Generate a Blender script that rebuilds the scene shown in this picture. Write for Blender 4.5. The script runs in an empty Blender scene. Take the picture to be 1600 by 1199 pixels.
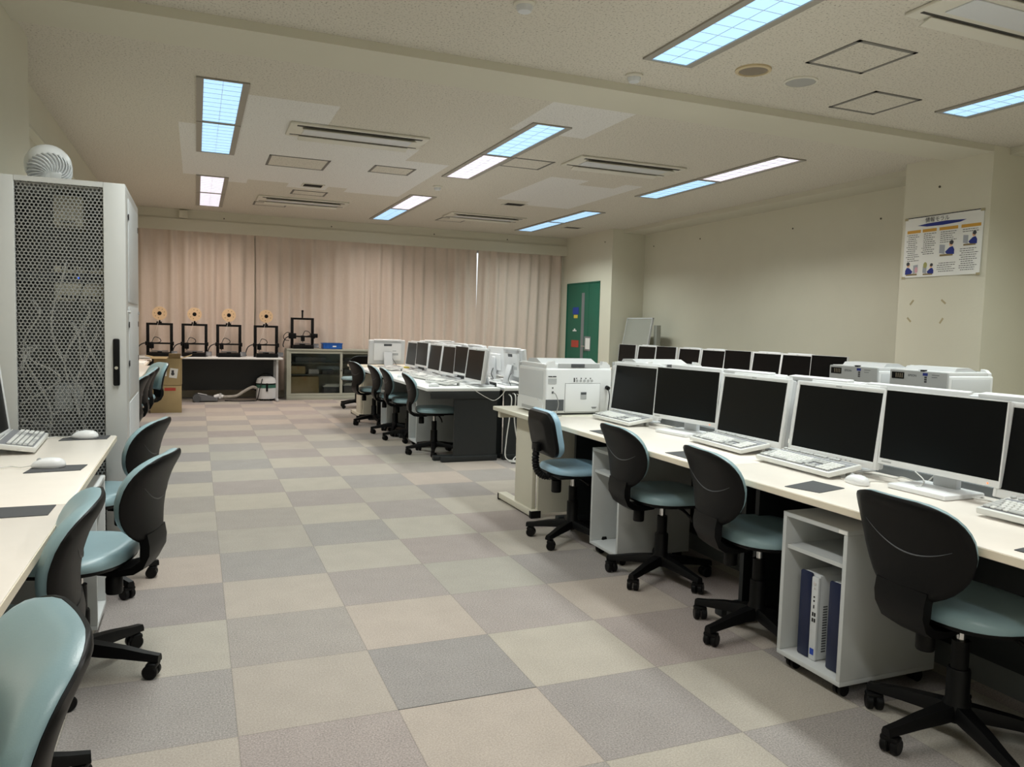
import bpy, bmesh, math, random
from mathutils import Vector, Matrix, Euler
random.seed(7)
R = math.radians
C = bpy.context.scene.collection
SC = bpy.context.scene
PI = math.pi

# ------------------------------------------------------------------ materials
def lin(h):
    h = h.lstrip('#')
    out = []
    for i in (0, 2, 4):
        c = int(h[i:i+2], 16) / 255
        out.append(c / 12.92 if c <= .04045 else ((c + .055) / 1.055) ** 2.4)
    return (*out, 1)

def mat(name, col, rough=.5, metal=0, noise=0, scale=40, bump=0, bscale=200, emit=None, estr=0, alpha=1, spec=None, sheen=0):
    m = bpy.data.materials.new(name); m.use_nodes = True
    nt = m.node_tree; b = nt.nodes['Principled BSDF']
    b.inputs['Base Color'].default_value = lin(col)
    b.inputs['Roughness'].default_value = rough
    b.inputs['Metallic'].default_value = metal
    if spec is not None: b.inputs['Specular IOR Level'].default_value = spec
    if sheen: b.inputs['Sheen Weight'].default_value = sheen
    tc = nt.nodes.new('ShaderNodeTexCoord')
    if noise:
        n = nt.nodes.new('ShaderNodeTexNoise'); n.inputs['Scale'].default_value = scale; n.inputs['Detail'].default_value = 4
        nt.links.new(tc.outputs['Object'], n.inputs['Vector'])
        mx = nt.nodes.new('ShaderNodeMix'); mx.data_type = 'RGBA'
        c = lin(col)
        mx.inputs[6].default_value = tuple(max(0, v * (1 - noise)) for v in c[:3]) + (1,)
        mx.inputs[7].default_value = tuple(min(1, v * (1 + noise)) for v in c[:3]) + (1,)
        nt.links.new(n.outputs['Fac'], mx.inputs[0]); nt.links.new(mx.outputs[2], b.inputs['Base Color'])
    if bump:
        n2 = nt.nodes.new('ShaderNodeTexNoise'); n2.inputs['Scale'].default_value = bscale; n2.inputs['Detail'].default_value = 3
        nt.links.new(tc.outputs['Object'], n2.inputs['Vector'])
        bp = nt.nodes.new('ShaderNodeBump'); bp.inputs['Strength'].default_value = bump; bp.inputs['Distance'].default_value = .004
        nt.links.new(n2.outputs['Fac'], bp.inputs['Height']); nt.links.new(bp.outputs['Normal'], b.inputs['Normal'])
    if emit:
        b.inputs['Emission Color'].default_value = lin(emit); b.inputs['Emission Strength'].default_value = estr
    return m

M = dict(
    wall=mat('wall_paint', 'd9d5c3', .75, noise=.04, scale=2.2, bump=.15, bscale=60),
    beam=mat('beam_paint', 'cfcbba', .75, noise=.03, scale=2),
    curtain=mat('curtain_cloth', 'dacabd', .85, noise=.05, scale=30, bump=.15, bscale=500, sheen=.2),
    cream=mat('desk_laminate', 'ece4da', .30, noise=.035, scale=14),
    creamedge=mat('desk_edge_band', 'e6dcc8', .45),
    whitetop=mat('white_laminate', 'e4e6e5', .35, noise=.02, scale=10),
    black=mat('black_plastic', '0a0a0b', .45, spec=.2, noise=.1, scale=60, bump=.1, bscale=700),
    blackm=mat('black_metal', '1f2325', .45),
    dark=mat('dark_grey_metal', '1e2224', .5, noise=.05, scale=5),
    gut=mat('grey_channel', '6e7274', .5),
    vinyl=mat('teal_vinyl', '8aa5ac', .34, noise=.05, scale=12, bump=.08, bscale=300),
    vinylb=mat('blue_vinyl', '97b8cb', .36, noise=.05, scale=12, bump=.08, bscale=300),
    chrome=mat('chrome', 'd8d8d8', .15, 1),
    wplast=mat('white_plastic', 'e4e5e6', .35),
    wplast2=mat('pale_grey_plastic', 'd0d2d4', .4),
    gplast=mat('grey_plastic', 'b3b5b6', .45),
    dgplast=mat('dark_grey_plastic', '505356', .45),
    key=mat('keycap_white', 'dcdcd8', .45),
    keyg=mat('keycap_grey', 'b9bab8', .45),
    keybed=mat('keyboard_well', '85868a', .6),
    screen=mat('screen_glass', '050607', .3, spec=.18),
    cart=mat('cart_laminate', 'c3c6c6', .5, noise=.03, scale=8),
    beige=mat('beige_metal', 'cfcaba', .5, noise=.02, scale=4),
    beiget=mat('beige_laminate', 'd5d1c1', .38, noise=.03, scale=10),
    navy=mat('navy_plastic', '0e1a3c', .4),
    silver=mat('silver_plastic', 'c9ccce', .35),
    rack=mat('rack_paint', 'c8c8c6', .42, noise=.015, scale=3),
    mesh=mat('rack_mesh_paint', '8f908e', .5),
    rackin=mat('rack_interior', '222324', .7),
    green=mat('door_green', '17644f', .4, noise=.06, scale=3),
    glassd=mat('door_pane', '7d7f82', .3),
    kraft=mat('cardboard', 'ab976e', .8, noise=.08, scale=12),
    kraftd=mat('cardboard_inside', '8f7d5a', .85),
    tape=mat('packing_tape', 'a9895f', .35),
    cab=mat('cabinet_paint', 'a3a598', .45, noise=.02, scale=3),
    cabin=mat('cabinet_inside', '5c5e58', .6),
    spool=mat('spool_card', 'd9bb96', .6, noise=.05, scale=30),
    bluebin=mat('blue_plastic', '1e5bb0', .4),
    paper=mat('paper', 'eeeeea', .7),
    hatchf=mat('hatch_frame', '6e6b65', .5),
    acw=mat('air_conditioner_plastic', 'd5d1c4', .5),
    vent=mat('vent_dark', '2e2a26', .6),
    spkb=mat('speaker_brown', '84796a', .7),
    spkr=mat('speaker_ring', 'c9b894', .5),
    spkg=mat('speaker_grey', 'a4a39f', .6),
    pad=mat('mouse_mat', '4a4b4d', .8),
    cablew=mat('white_cable', 'd6d4cf', .5),
    cableb=mat('black_cable', '141414', .5),
    cableg=mat('grey_cable', '9a9a98', .5),
    hose=mat('hose_grey', 'a7a39b', .5),
    vacg=mat('vacuum_green', '3f7262', .5),
    vhead=mat('vacuum_head_grey', '66686c', .45),
    blue=mat('print_blue', '1d2f86', .6),
    sblue=mat('sign_blue', '1b3fa0', .5),
    yellow=mat('sign_yellow', 'd9c64a', .5),
    red=mat('sign_red', 'b8473a', .5),
    orange=mat('print_orange', 'd5a13f', .6),
    ink=mat('print_ink', '424246', .7),
    skin=mat('print_skin', 'e3b491', .7),
    pgrey=mat('print_grey', 'a9adb5', .7),
    ppink=mat('print_pink', 'dca9b5', .7),
    pgreen=mat('print_olive', 'a9a86a', .7),
    grey=mat('panel_grey', '9c9d94', .6, noise=.03, scale=3),
    led=mat('led_blue', '3050ff', .4, emit='3060ff', estr=2.0),
    ledo=mat('led_orange', 'ff8030', .4, emit='ff7040', estr=1.5),
    ledg=mat('led_green', '80ff80', .4, emit='70ff80', estr=1.0),
    hole=mat('screw_hole', '4b4638', .8),
    tapec=mat('old_tape', 'b0a482', .6),
    lampb=mat('lamp_cool', 'a8d4f6', .4, emit='acd6fa', estr=.84),
    lampw=mat('lamp_white', 'e8e4f4', .4, emit='eee8f6', estr=.80),
    louver=mat('louver_alu', 'dfe6ec', .3),
    lframe=mat('lamp_frame', '9b968b', .5),
    outside=mat('pale_sky_glow', 'ffffff', .5),
)
# glass
def glass(name, tint):
    m = bpy.data.materials.new(name); m.use_nodes = True
    nt = m.node_tree; nt.nodes.clear()
    o = nt.nodes.new('ShaderNodeOutputMaterial'); t = nt.nodes.new('ShaderNodeBsdfTransparent'); g = nt.nodes.new('ShaderNodeBsdfGlossy'); mx = nt.nodes.new('ShaderNodeMixShader')
    t.inputs['Color'].default_value = tint; g.inputs['Roughness'].default_value = .05
    fr = nt.nodes.new('ShaderNodeFresnel'); fr.inputs['IOR'].default_value = 1.45
    nt.links.new(fr.outputs[0], mx.inputs[0]); nt.links.new(t.outputs[0], mx.inputs[1]); nt.links.new(g.outputs[0], mx.inputs[2]); nt.links.new(mx.outputs[0], o.inputs[0])
    return m
M['glass'] = glass('cabinet_glass', (.94, .96, .95, 1))

# carpet tiles
def carpet():
    m = bpy.data.materials.new('carpet_tiles'); m.use_nodes = True
    nt = m.node_tree; N = nt.nodes; L = nt.links; b = N['Principled BSDF']
    b.inputs['Roughness'].default_value = .92; b.inputs['Specular IOR Level'].default_value = .25; b.inputs['Sheen Weight'].default_value = .15
    g = N.new('ShaderNodeNewGeometry'); sx = N.new('ShaderNodeSeparateXYZ'); L.new(g.outputs['Position'], sx.inputs[0])
    def math_(op, a, b_=None):
        n = N.new('ShaderNodeMath'); n.operation = op
        for i, v in enumerate((a, b_)):
            if v is None: continue
            if isinstance(v, (int, float)): n.inputs[i].default_value = v
            else: L.new(v, n.inputs[i])
        return n.outputs[0]
    X = math_('MULTIPLY', sx.outputs[0], 2.0); Y = math_('MULTIPLY', sx.outputs[1], 2.0)
    fx = math_('FLOOR', X); fy = math_('FLOOR', Y)
    par = math_('FLOORED_MODULO', math_('ADD', fx, fy), 2.0)
    cv = N.new('ShaderNodeCombineXYZ'); L.new(fx, cv.inputs[0]); L.new(fy, cv.inputs[1])
    wn = N.new('ShaderNodeTexWhiteNoise'); wn.noise_dimensions = '2D'; L.new(cv.outputs[0], wn.inputs['Vector'])
    def ramp(stops, fac):
        r = N.new('ShaderNodeValToRGB'); e = r.color_ramp.elements
        e[0].position, e[0].color = stops[0][0], lin(stops[0][1]); e[1].position, e[1].color = stops[-1][0], lin(stops[-1][1])
        for p, c in stops[1:-1]:
            x = e.new(p); x.color = lin(c)
        L.new(fac, r.inputs[0]); return r.outputs[0]
    light = ramp([(0, 'aaa195'), (.35, 'a49e94'), (.7, 'aa9d93'), (1, '9c978e')], wn.outputs['Value'])
    dark = ramp([(0, '9a928b'), (.4, '938e8a'), (.7, '9b8f8a'), (1, '8d8885')], wn.outputs['Value'])
    mx = N.new('ShaderNodeMix'); mx.data_type = 'RGBA'; L.new(par, mx.inputs[0]); L.new(light, mx.inputs[6]); L.new(dark, mx.inputs[7])
    # pile speckle, coarser along alternate directions
    n1 = N.new('ShaderNodeTexNoise'); n1.inputs['Scale'].default_value = 170; n1.inputs['Detail'].default_value = 6; n1.inputs['Roughness'].default_value = .75
    L.new(g.outputs['Position'], n1.inputs['Vector'])
    n3 = N.new('ShaderNodeTexNoise'); n3.inputs['Scale'].default_value = 7; n3.inputs['Detail'].default_value = 3
    L.new(g.outputs['Position'], n3.inputs['Vector'])
    amt = math_('ADD', math_('MULTIPLY', math_('SUBTRACT', n1.outputs['Fac'], .5), math_('ADD', math_('MULTIPLY', par, 1.2), 1.5)), math_('MULTIPLY', math_('SUBTRACT', n3.outputs['Fac'], .5), .2))
    fac = math_('ADD', amt, 1.0)
    # seams
    ax = math_('ABSOLUTE', math_('SUBTRACT', math_('FRACT', math_('ADD', X, .5)), .5))
    ay = math_('ABSOLUTE', math_('SUBTRACT', math_('FRACT', math_('ADD', Y, .5)), .5))
    seam = math_('LESS_THAN', math_('MINIMUM', ax, ay), .0045)
    s1 = math_('MULTIPLY', math_('LESS_THAN', math_('ABSOLUTE', sx.outputs[1]), .0028), math_('MULTIPLY', math_('GREATER_THAN', sx.outputs[0], .5), math_('LESS_THAN', sx.outputs[0], 1.0)))
    dk = math_('SUBTRACT', math_('SUBTRACT', 1.0, math_('MULTIPLY', seam, .22)), math_('MULTIPLY', s1, .6))
    vm = N.new('ShaderNodeVectorMath'); vm.operation = 'SCALE'; L.new(mx.outputs[2], vm.inputs[0]); L.new(math_('MULTIPLY', fac, dk), vm.inputs['Scale'])
    L.new(vm.outputs[0], b.inputs['Base Color'])
    bp = N.new('ShaderNodeBump'); bp.inputs['Strength'].default_value = .35; bp.inputs['Distance'].default_value = .003
    L.new(n1.outputs['Fac'], bp.inputs['Height']); L.new(bp.outputs[0], b.inputs['Normal'])
    return m
M['carpet'] = carpet()

def ceilmat(name, col, tint):
    m = bpy.data.materials.new(name); m.use_nodes = True
    nt = m.node_tree; N = nt.nodes; L = nt.links; b = N['Principled BSDF']; b.inputs['Roughness'].default_value = .9
    g = N.new('ShaderNodeNewGeometry')
    v = N.new('ShaderNodeTexNoise'); v.inputs['Scale'].default_value = 75; v.inputs['Detail'].default_value = 3; v.inputs['Roughness'].default_value = .6
    L.new(g.outputs['Position'], v.inputs['Vector'])
    r = N.new('ShaderNodeValToRGB'); e = r.color_ramp.elements
    e[0].position = .33; e[0].color = lin(tint); e[1].position = .44; e[1].color = lin(col)
    L.new(v.outputs['Fac'], r.inputs[0]); L.new(r.outputs[0], b.inputs['Base Color'])
    bp = N.new('ShaderNodeBump'); bp.inputs['Strength'].default_value = .5; bp.inputs['Distance'].default_value = .006
    L.new(v.outputs['Fac'], bp.inputs['Height']); L.new(bp.outputs[0], b.inputs['Normal'])
    return m
M['ceil'] = ceilmat('ceiling_board', 'd2ccbf', '999285')
M['ceil2'] = ceilmat('ceiling_board_pale', 'e0deda', 'b6b3af')

# ------------------------------------------------------------------ mesh builder
class MB:
    def __init__(s): s.bm = bmesh.new(); s.mi = 0
    def _new(s, ret): 
        for f in ret: f.material_index = s.mi
    def box(s, x0, x1, y0, y1, z0, z1, bev=0, seg=2, mtx=None):
        co = [(x, y, z) for x in (x0, x1) for y in (y0, y1) for z in (z0, z1)]
        vs = [s.bm.verts.new(c) for c in co]
        idx = [(0, 1, 3, 2), (4, 6, 7, 5), (0, 4, 5, 1), (2, 3, 7, 6), (0, 2, 6, 4), (1, 5, 7, 3)]
        fs = [s.bm.faces.new([vs[i] for i in q]) for q in idx]
        s._new(fs)
        if bev:
            es = list({e for f in fs for e in f.edges})
            r = bmesh.ops.bevel(s.bm, geom=es, offset=bev, segments=seg, affect='EDGES', profile=.5)
            for f in r['faces']: f.material_index = s.mi
            vs = list({v for f in r['faces'] for v in f.verts} | {v for v in vs if v.is_valid})
        if mtx is not None: bmesh.ops.transform(s.bm, matrix=mtx, verts=vs)
        return s
    def cbox(s, c, d, bev=0, rot=None, seg=2):
        m = Matrix.Translation(c)
        if rot: m = m @ Euler(rot).to_matrix().to_4x4()
        return s.box(-d[0]/2, d[0]/2, -d[1]/2, d[1]/2, -d[2]/2, d[2]/2, bev, seg, m)
    def ring(s, pts): return [s.bm.verts.new(p) for p in pts]
    def skin(s, rings, closed=True, caps=True):
        n = len(rings[0])
        for a, b in zip(rings, rings[1:]):
            for i in range(n if closed else n - 1):
                j = (i + 1) % n
                try: s._new([s.bm.faces.new((a[i], a[j], b[j], b[i]))])
                except ValueError: pass
        if caps:
            for r in (rings[0][::-1], rings[-1]):
                if len(r) > 2: s._new([s.bm.faces.new(r)])
        return s
    def cyl(s, p0, p1, r0, r1=None, n=16, caps=True):
        r1 = r0 if r1 is None else r1
        p0, p1 = Vector(p0), Vector(p1); d = (p1 - p0).normalized()
        u = d.orthogonal().normalized(); v = d.cross(u)
        rs = [s.ring([p + (u * math.cos(2*PI*i/n) + v * math.sin(2*PI*i/n)) * r for i in range(n)]) for p, r in ((p0, r0), (p1, r1))]
        return s.skin(rs, True, caps)
    def lathe(s, prof, n=20, axis='z', o=(0, 0, 0), caps=True):
        rs = []
        for r, h in prof:
            pts = []
            for i in range(n):
                a = 2*PI*i/n; c, q = r*math.cos(a), r*math.sin(a)
                p = {'z': (c, q, h), 'y': (c, h, -q), 'x': (h, c, q)}[axis]
                pts.append((p[0]+o[0], p[1]+o[1], p[2]+o[2]))
            rs.append(s.ring(pts))
        return s.skin(rs, True, caps)
    def tube(s, pts, r, n=6, sub=6, rr=None):
        P = [Vector(p) for p in pts]
        if sub > 1 and len(P) > 2:
            Q = []
            for i in range(len(P) - 1):
                a = P[max(0, i-1)]; b = P[i]; c = P[i+1]; d = P[min(len(P)-1, i+2)]
                for k in range(sub):
                    t = k / sub
                    Q.append(.5*((2*b)+(c-a)*t+(2*a-5*b+4*c-d)*t*t+(3*b-a-3*c+d)*t**3))
            Q.append(P[-1]); P = Q
        rs = []; u = None
        for i, p in enumerate(P):
            d = (P[min(i+1, len(P)-1)] - P[max(i-1, 0)])
            if d.length < 1e-9: d = Vector((0, 0, 1))
            d.normalize()
            u = d.orthogonal().normalized() if u is None else (u - d * u.dot(d)).normalized()
            v = d.cross(u)
            q = r if rr is None else rr(i / (len(P)-1))
            rs.append(s.ring([p + (u*math.cos(2*PI*k/n) + v*math.sin(2*PI*k/n))*q for k in range(n)]))
        return s.skin(rs)
    def prism(s, poly, z0, z1, axis='z'):
        def tr(p, h): return {'z': (p[0], p[1], h), 'y': (p[0], h, p[1]), 'x': (h, p[0], p[1])}[axis]
        a = s.ring([tr(p, z0) for p in poly]); b = s.ring([tr(p, z1) for p in poly])
        return s.skin([a, b])
    def grid(s, f, nu, nv, closed_u=False):
        g = [[s.bm.verts.new(f(i/(nu-1), j/(nv-1))) for i in range(nu)] for j in range(nv)]
        for j in range(nv-1):
            for i in range(nu-1):
                s._new([s.bm.faces.new((g[j][i], g[j][i+1], g[j+1][i+1], g[j+1][i]))])
        return g
    def quad(s, *p):
        s._new([s.bm.faces.new(s.ring(p))]); return s
    def slab(s, f, b, nu, nv):
        """closed solid from a front and a back parametric surface"""
        g = s.grid(f, nu, nv); h = s.grid(b, nu, nv)
        edge = lambda q: [q[0][i] for i in range(nu)] + [q[j][nu-1] for j in range(1, nv)] + [q[nv-1][i] for i in range(nu-2, -1, -1)] + [q[j][0] for j in range(nv-2, 0, -1)]
        A, B = edge(g), edge(h); n = len(A)
        for i in range(n):
            j = (i+1) % n
            try: s._new([s.bm.faces.new((A[i], A[j], B[j], B[i]))])
            except ValueError: pass
        return s
    def build(s, name, m, parent=None, ang=35, loc=None):
        bmesh.ops.remove_doubles(s.bm, verts=s.bm.verts, dist=1e-6)
        bmesh.ops.recalc_face_normals(s.bm, faces=s.bm.faces)
        me = bpy.data.meshes.new(name); s.bm.to_mesh(me); s.bm.free()
        for x in (m if isinstance(m, (list, tuple)) else [m]): me.materials.append(M[x] if isinstance(x, str) else x)
        if ang:
            me.polygons.foreach_set('use_smooth', [True]*len(me.polygons)); me.set_sharp_from_angle(angle=R(ang))
        o = bpy.data.objects.new(name, me); C.objects.link(o)
        if parent: o.parent = parent
        if loc: o.location = loc
        return o

def tag(o, label, cat, group=None, kind=None):
    o['label'] = label; o['category'] = cat
    if group: o['group'] = group
    if kind: o['kind'] = kind
    return o
def thing(name, label, cat, loc=(0, 0, 0), rz=0, group=None):
    o = bpy.data.objects.new(name, None); C.objects.link(o); o.empty_display_size = .05
    o.location = loc; o.rotation_euler = (0, 0, rz)
    return tag(o, label, cat, group)
def struct(o, label=None):
    o['kind'] = 'structure'
    if label: o['label'] = label
    return o
def dup(root, loc, rz, label, group=None, mats=None):
    r = root.copy(); C.objects.link(r); r.location = loc
    r.rotation_euler = rz if isinstance(rz, tuple) else (0, 0, rz)
    r['label'] = label
    if group: r['group'] = group
    for ch in list(root.children):
        c = ch.copy(); C.objects.link(c); c.parent = r
        for g in list(ch.children):
            d = g.copy(); C.objects.link(d); d.parent = c
    return r
class Maker:
    """first call places the prototype itself, later calls copy it"""
    def __init__(s, proto): s.p = proto; s.used = False
    def __call__(s, loc, rz, label, group=None):
        if not s.used:
            s.used = True; s.p.location = loc; s.p.rotation_euler = rz if isinstance(rz, tuple) else (0, 0, rz); s.p['label'] = label
            if group: s.p['group'] = group
            return s.p
        return dup(s.p, loc, rz, label, group)
def text(body, size, name, m, parent, mtx, ext=.0004, align='CENTER'):
    cu = bpy.data.curves.new('t', 'FONT'); cu.body = body; cu.size = size; cu.extrude = ext; cu.align_x = align; cu.align_y = 'CENTER'
    o = bpy.data.objects.new('t', cu); C.objects.link(o)
    bpy.context.view_layer.update()
    me = bpy.data.meshes.new_from_object(o.evaluated_get(bpy.context.evaluated_depsgraph_get()))
    bpy.data.objects.remove(o); bpy.data.curves.remove(cu)
    me.transform(mtx); me.materials.clear(); me.materials.append(M[m])
    q = bpy.data.objects.new(name, me); C.objects.link(q); q.parent = parent
    return q
# text frames: matrix whose X axis is the reading direction and Z the outward normal
def tframe(o, x, n):
    x = Vector(x).normalized(); n = Vector(n).normalized(); y = n.cross(x)
    return Matrix(((x[0], y[0], n[0], o[0]), (x[1], y[1], n[1], o[1]), (x[2], y[2], n[2], o[2]), (0, 0, 0, 1)))

# ------------------------------------------------------------------ camera
CAMLOC = (-0.1157, -2.4127, 1.2697)
yaw, pitch, roll = R(22.325), R(-4.097), R(1.540)
fw = Vector((math.sin(yaw)*math.cos(pitch), math.cos(yaw)*math.cos(pitch), math.sin(pitch)))
rt = Vector((math.cos(yaw), -math.sin(yaw), 0)); up = rt.cross(fw)
r2 = rt*math.cos(roll) + up*math.sin(roll); u2 = -rt*math.sin(roll) + up*math.cos(roll)
cam = bpy.data.cameras.new('camera'); co = bpy.data.objects.new('camera', cam); C.objects.link(co)
co.matrix_world = Matrix(((r2[0], u2[0], -fw[0], CAMLOC[0]), (r2[1], u2[1], -fw[1], CAMLOC[1]), (r2[2], u2[2], -fw[2], CAMLOC[2]), (0, 0, 0, 1)))
cam.sensor_width = 36; cam.sensor_fit = 'HORIZONTAL'; cam.lens = 1204.27/1600*36; cam.clip_start = .02
SC.camera = co

H = 3.0
XL, XR, XD = -1.27, 7.06, 6.425      # left wall, recessed right wall, door wall / pillar face
YF, YB = 11.12, -5.6
def up29(x, y):                      # ceiling layout was surveyed for a 2.9 m ceiling
    s = 1.0626
    return ((x+.1157)*s-.1157, (y+2.4127)*s-2.4127)

# ------------------------------------------------------------------ room
struct(MB().box(XL-.2, XR+.2, YB-.2, YF+.3, -.1, 0).build('floor', 'carpet', ang=0), 'checkered grey and beige carpet tile floor')
# ceiling made of boards, some of them repainted paler
def P4(l): return [up29(*p) for p in l]
pale = [(-.21, .95, 4.6, 7.2), (.95, 1.75, 4.6, 7.05), (1.75, 2.25, 5.2, 7.3), (-.0, .5, 6.9, 7.4), (.9, 1.3, 7.05, 7.3), (1.6, 2.1, 7.05, 7.35),
        (2.25, 2.9, 2.5, 3.62), (3.5, 3.85, 5.2, 6.85), (3.85, 4.4, 5.5, 7.1), (4.4, 4.65, 5.25, 7.0), (.3, .95, 3.6, 4.6)]
pale = [(*up29(a, c), *up29(b, d)) for a, b, c, d in pale]
mb = MB()
xs = [XL-.2 + (XR+.4-XL)*i/36 for i in range(37)]; ys = [YB-.2 + (YF+.5-YB)*j/60 for j in range(61)]
gv = [[mb.bm.verts.new((x, y, H)) for x in xs] for y in ys]
for j in range(60):
    for i in range(36):
        cx, cy = (xs[i]+xs[i+1])/2, (ys[j]+ys[j+1])/2
        mb.mi = 1 if any(a < cx < c and b < cy < d for a, b, c, d in pale) else 0
        mb._new([mb.bm.faces.new((gv[j][i], gv[j+1][i], gv[j+1][i+1], gv[j][i+1]))])
mb.mi = 0
mb.box(XL-.2, XR+.2, YB-.2, YF+.3, H+.05, H+.1)
struct(mb.build('ceiling', ['ceil', 'ceil2'], ang=0), 'textured acoustic board ceiling')
struct(MB().box(XL-.1, XL, YB, YF, 0, H).build('wall_left', 'wall', ang=0), 'left wall')
struct(MB().box(XL, -1.088, 2.42, 3.34, 0, H).build('trim_1', 'wall', ang=0), 'left wall pillar behind the server rack')
struct(MB().box(XR, XR+.1, YB, 9.18, 0, H).build('wall_right', 'wall', ang=0), 'recessed right wall')
struct(MB().box(XD, XR+.1, 2.425, 3.34, 0, H).build('trim_2', 'wall', ang=0), 'pillar with the poster')
struct(MB().box(XL-.1, XR+.1, YB-.1, YB, 0, H).build('wall_back', 'wall', ang=0))
# door wall with the door opening
DY0, DY1, DZ = 9.57, 10.86, 2.14
struct(MB().box(XD, XR+.1, 9.18, DY0, 0, H).box(XD, XR+.1, DY1, YF, 0, H).box(XD, XR+.1, DY0, DY1, DZ, H).box(XD+.12, XR+.1, DY0, DY1, 0, DZ).build('wall_door', 'wall', ang=0), 'door wall at the far right')
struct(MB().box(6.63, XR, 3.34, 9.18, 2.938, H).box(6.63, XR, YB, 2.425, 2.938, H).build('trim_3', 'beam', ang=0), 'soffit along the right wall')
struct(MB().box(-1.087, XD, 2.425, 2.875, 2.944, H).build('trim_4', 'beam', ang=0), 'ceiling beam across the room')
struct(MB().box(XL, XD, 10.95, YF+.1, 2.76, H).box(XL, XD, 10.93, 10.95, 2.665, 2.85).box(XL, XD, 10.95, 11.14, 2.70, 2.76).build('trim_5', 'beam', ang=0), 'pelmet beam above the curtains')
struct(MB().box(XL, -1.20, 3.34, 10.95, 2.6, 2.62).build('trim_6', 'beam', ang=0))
# skirting
struct(MB().box(XD-.012, XD, 9.18, DY0-.04, 0, .09).box(XR-.012, XR, 3.34, 9.18, 0, .09).build('baseboard_right', 'dark', ang=0))
# far wall with windows behind the curtains
wl = [(-.9, .6), (.85, 2.55), (2.8, 4.5), (4.6, 6.3)]
mb = MB(); prev = XL
for a, b in wl:
    mb.box(prev, a, YF+.08, YF+.25, 0, H); mb.box(a, b, YF+.08, YF+.25, 0, .8).box(a, b, YF+.08, YF+.25, 2.7, H); prev = b
mb.box(prev, XD+.2, YF+.08, YF+.25, 0, H)
struct(mb.build('wall_far', 'wall', ang=0), 'far wall behind the curtains')
for k, (a, b) in enumerate(wl):
    w = struct(MB().box(a, a+.04, YF+.12, YF+.18, .8, 2.7).box(b-.04, b, YF+.12, YF+.18, .8, 2.7).box(a, b, YF+.12, YF+.18, .8, .85).box(a, b, YF+.12, YF+.18, 2.65, 2.7).box((a+b)/2-.02, (a+b)/2+.02, YF+.12, YF+.18, .8, 2.7).build('window_%d' % (k+1), 'wplast2', ang=0), 'window behind the curtain')
    MB().box(a+.04, b-.04, YF+.145, YF+.15, .85, 2.65).build('pane', 'glass', w, ang=0)
# screw holes in the walls
for k, (x, y, z, n) in enumerate([(XD, 2.95, 2.72, 'x'), (XR, 7.6, 2.72, 'x'), (XR, 5.6, 2.66, 'x'), (XR, 4.2, 2.62, 'x'), (XR, 8.9, 2.72, 'x'), (XD, 9.45, 2.8, 'x'), (.3, 10.95, 2.9, 'y'), (2.0, 10.95, 2.9, 'y'), (3.8, 10.95, 2.9, 'y'), (5.2, 10.95, 2.9, 'y')]):
    mb = MB()
    if n == 'x': mb.cyl((x, y, z), (x-.006, y, z), .011, n=10)
    else: mb.cyl((x, y, z), (x, y-.006, z), .011, n=10)
    struct(mb.build('trim_%d' % (7+k), 'hole'), 'small anchor hole in the wall')
mb = MB().box(-.36, -.24, 10.88, 10.95, 2.86, 2.98, .008)
tag(mb.build('junction_box', 'beam'), 'small square box on the far beam above the curtains', 'junction box')

# ------------------------------------------------------------------ door
d = bpy.data.objects.new('door_1', None); C.objects.link(d); d.location = (XD, 0, 0); struct(d, 'green double door at the far right')
sp = 9.985
MB().box(.0, .05, sp, DY1-.02, 0.01, DZ-.02, .003).build('door_leaf', 'green', d, ang=0)
MB().box(.0, .05, DY0+.02, sp-.006, 0.01, DZ-.02, .003).build('door_leaf', 'green', d, ang=0)
MB().box(-.012, .06, DY0, DY0+.02, 0, DZ).box(-.012, .06, DY1-.02, DY1, 0, DZ).box(-.012, .06, DY0, DY1, DZ-.02, DZ).build('door_frame', 'green', d, ang=0)
MB().box(-.004, .03, 10.14, 10.25, .35, 1.95).build('glass_strip', 'glassd', d, ang=0)
MB().cyl((0, 10.07, .98), (-.05, 10.07, .98), .012).box(-.06, -.045, 10.0, 10.12, .97, .99, .004).build('door_handle', 'chrome', d)
for k, (y0, y1, z0, z1, m, lb) in enumerate([(10.36, 10.6, 1.56, 1.69, 'sblue', 'blue notice on the green door above the yellow one'), (10.4, 10.55, 1.49, 1.55, 'yellow', 'small yellow notice on the green door'), (10.33, 10.62, .95, 1.08, 'red', 'red notice low on the green door')]):
    tag(MB().box(XD-.004, XD-.001, y0, y1, z0, z1).build('door_sign', m, ang=0), lb, 'sign')
tag(MB().box(XD-.004, XD-.001, 10.43, 10.58, 1.245, 1.27).box(XD-.004, XD-.001, 10.48, 10.53, 1.27, 1.295).build('door_sign', 'paper', ang=0), 'white sticker in the middle of the green door', 'sign')
t = thing('paper_notice', 'white paper notice in a clear holder beside the glass strip of the green door', 'notice', (XD, 0, 0))
MB().box(-.006, -.001, 9.86, 10.1, .9, 1.16).build('holder', 'glassd', t, ang=0)
MB().box(-.009, -.006, 9.88, 10.05, .93, 1.13).build('sheet', 'paper', t, ang=0)

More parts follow.
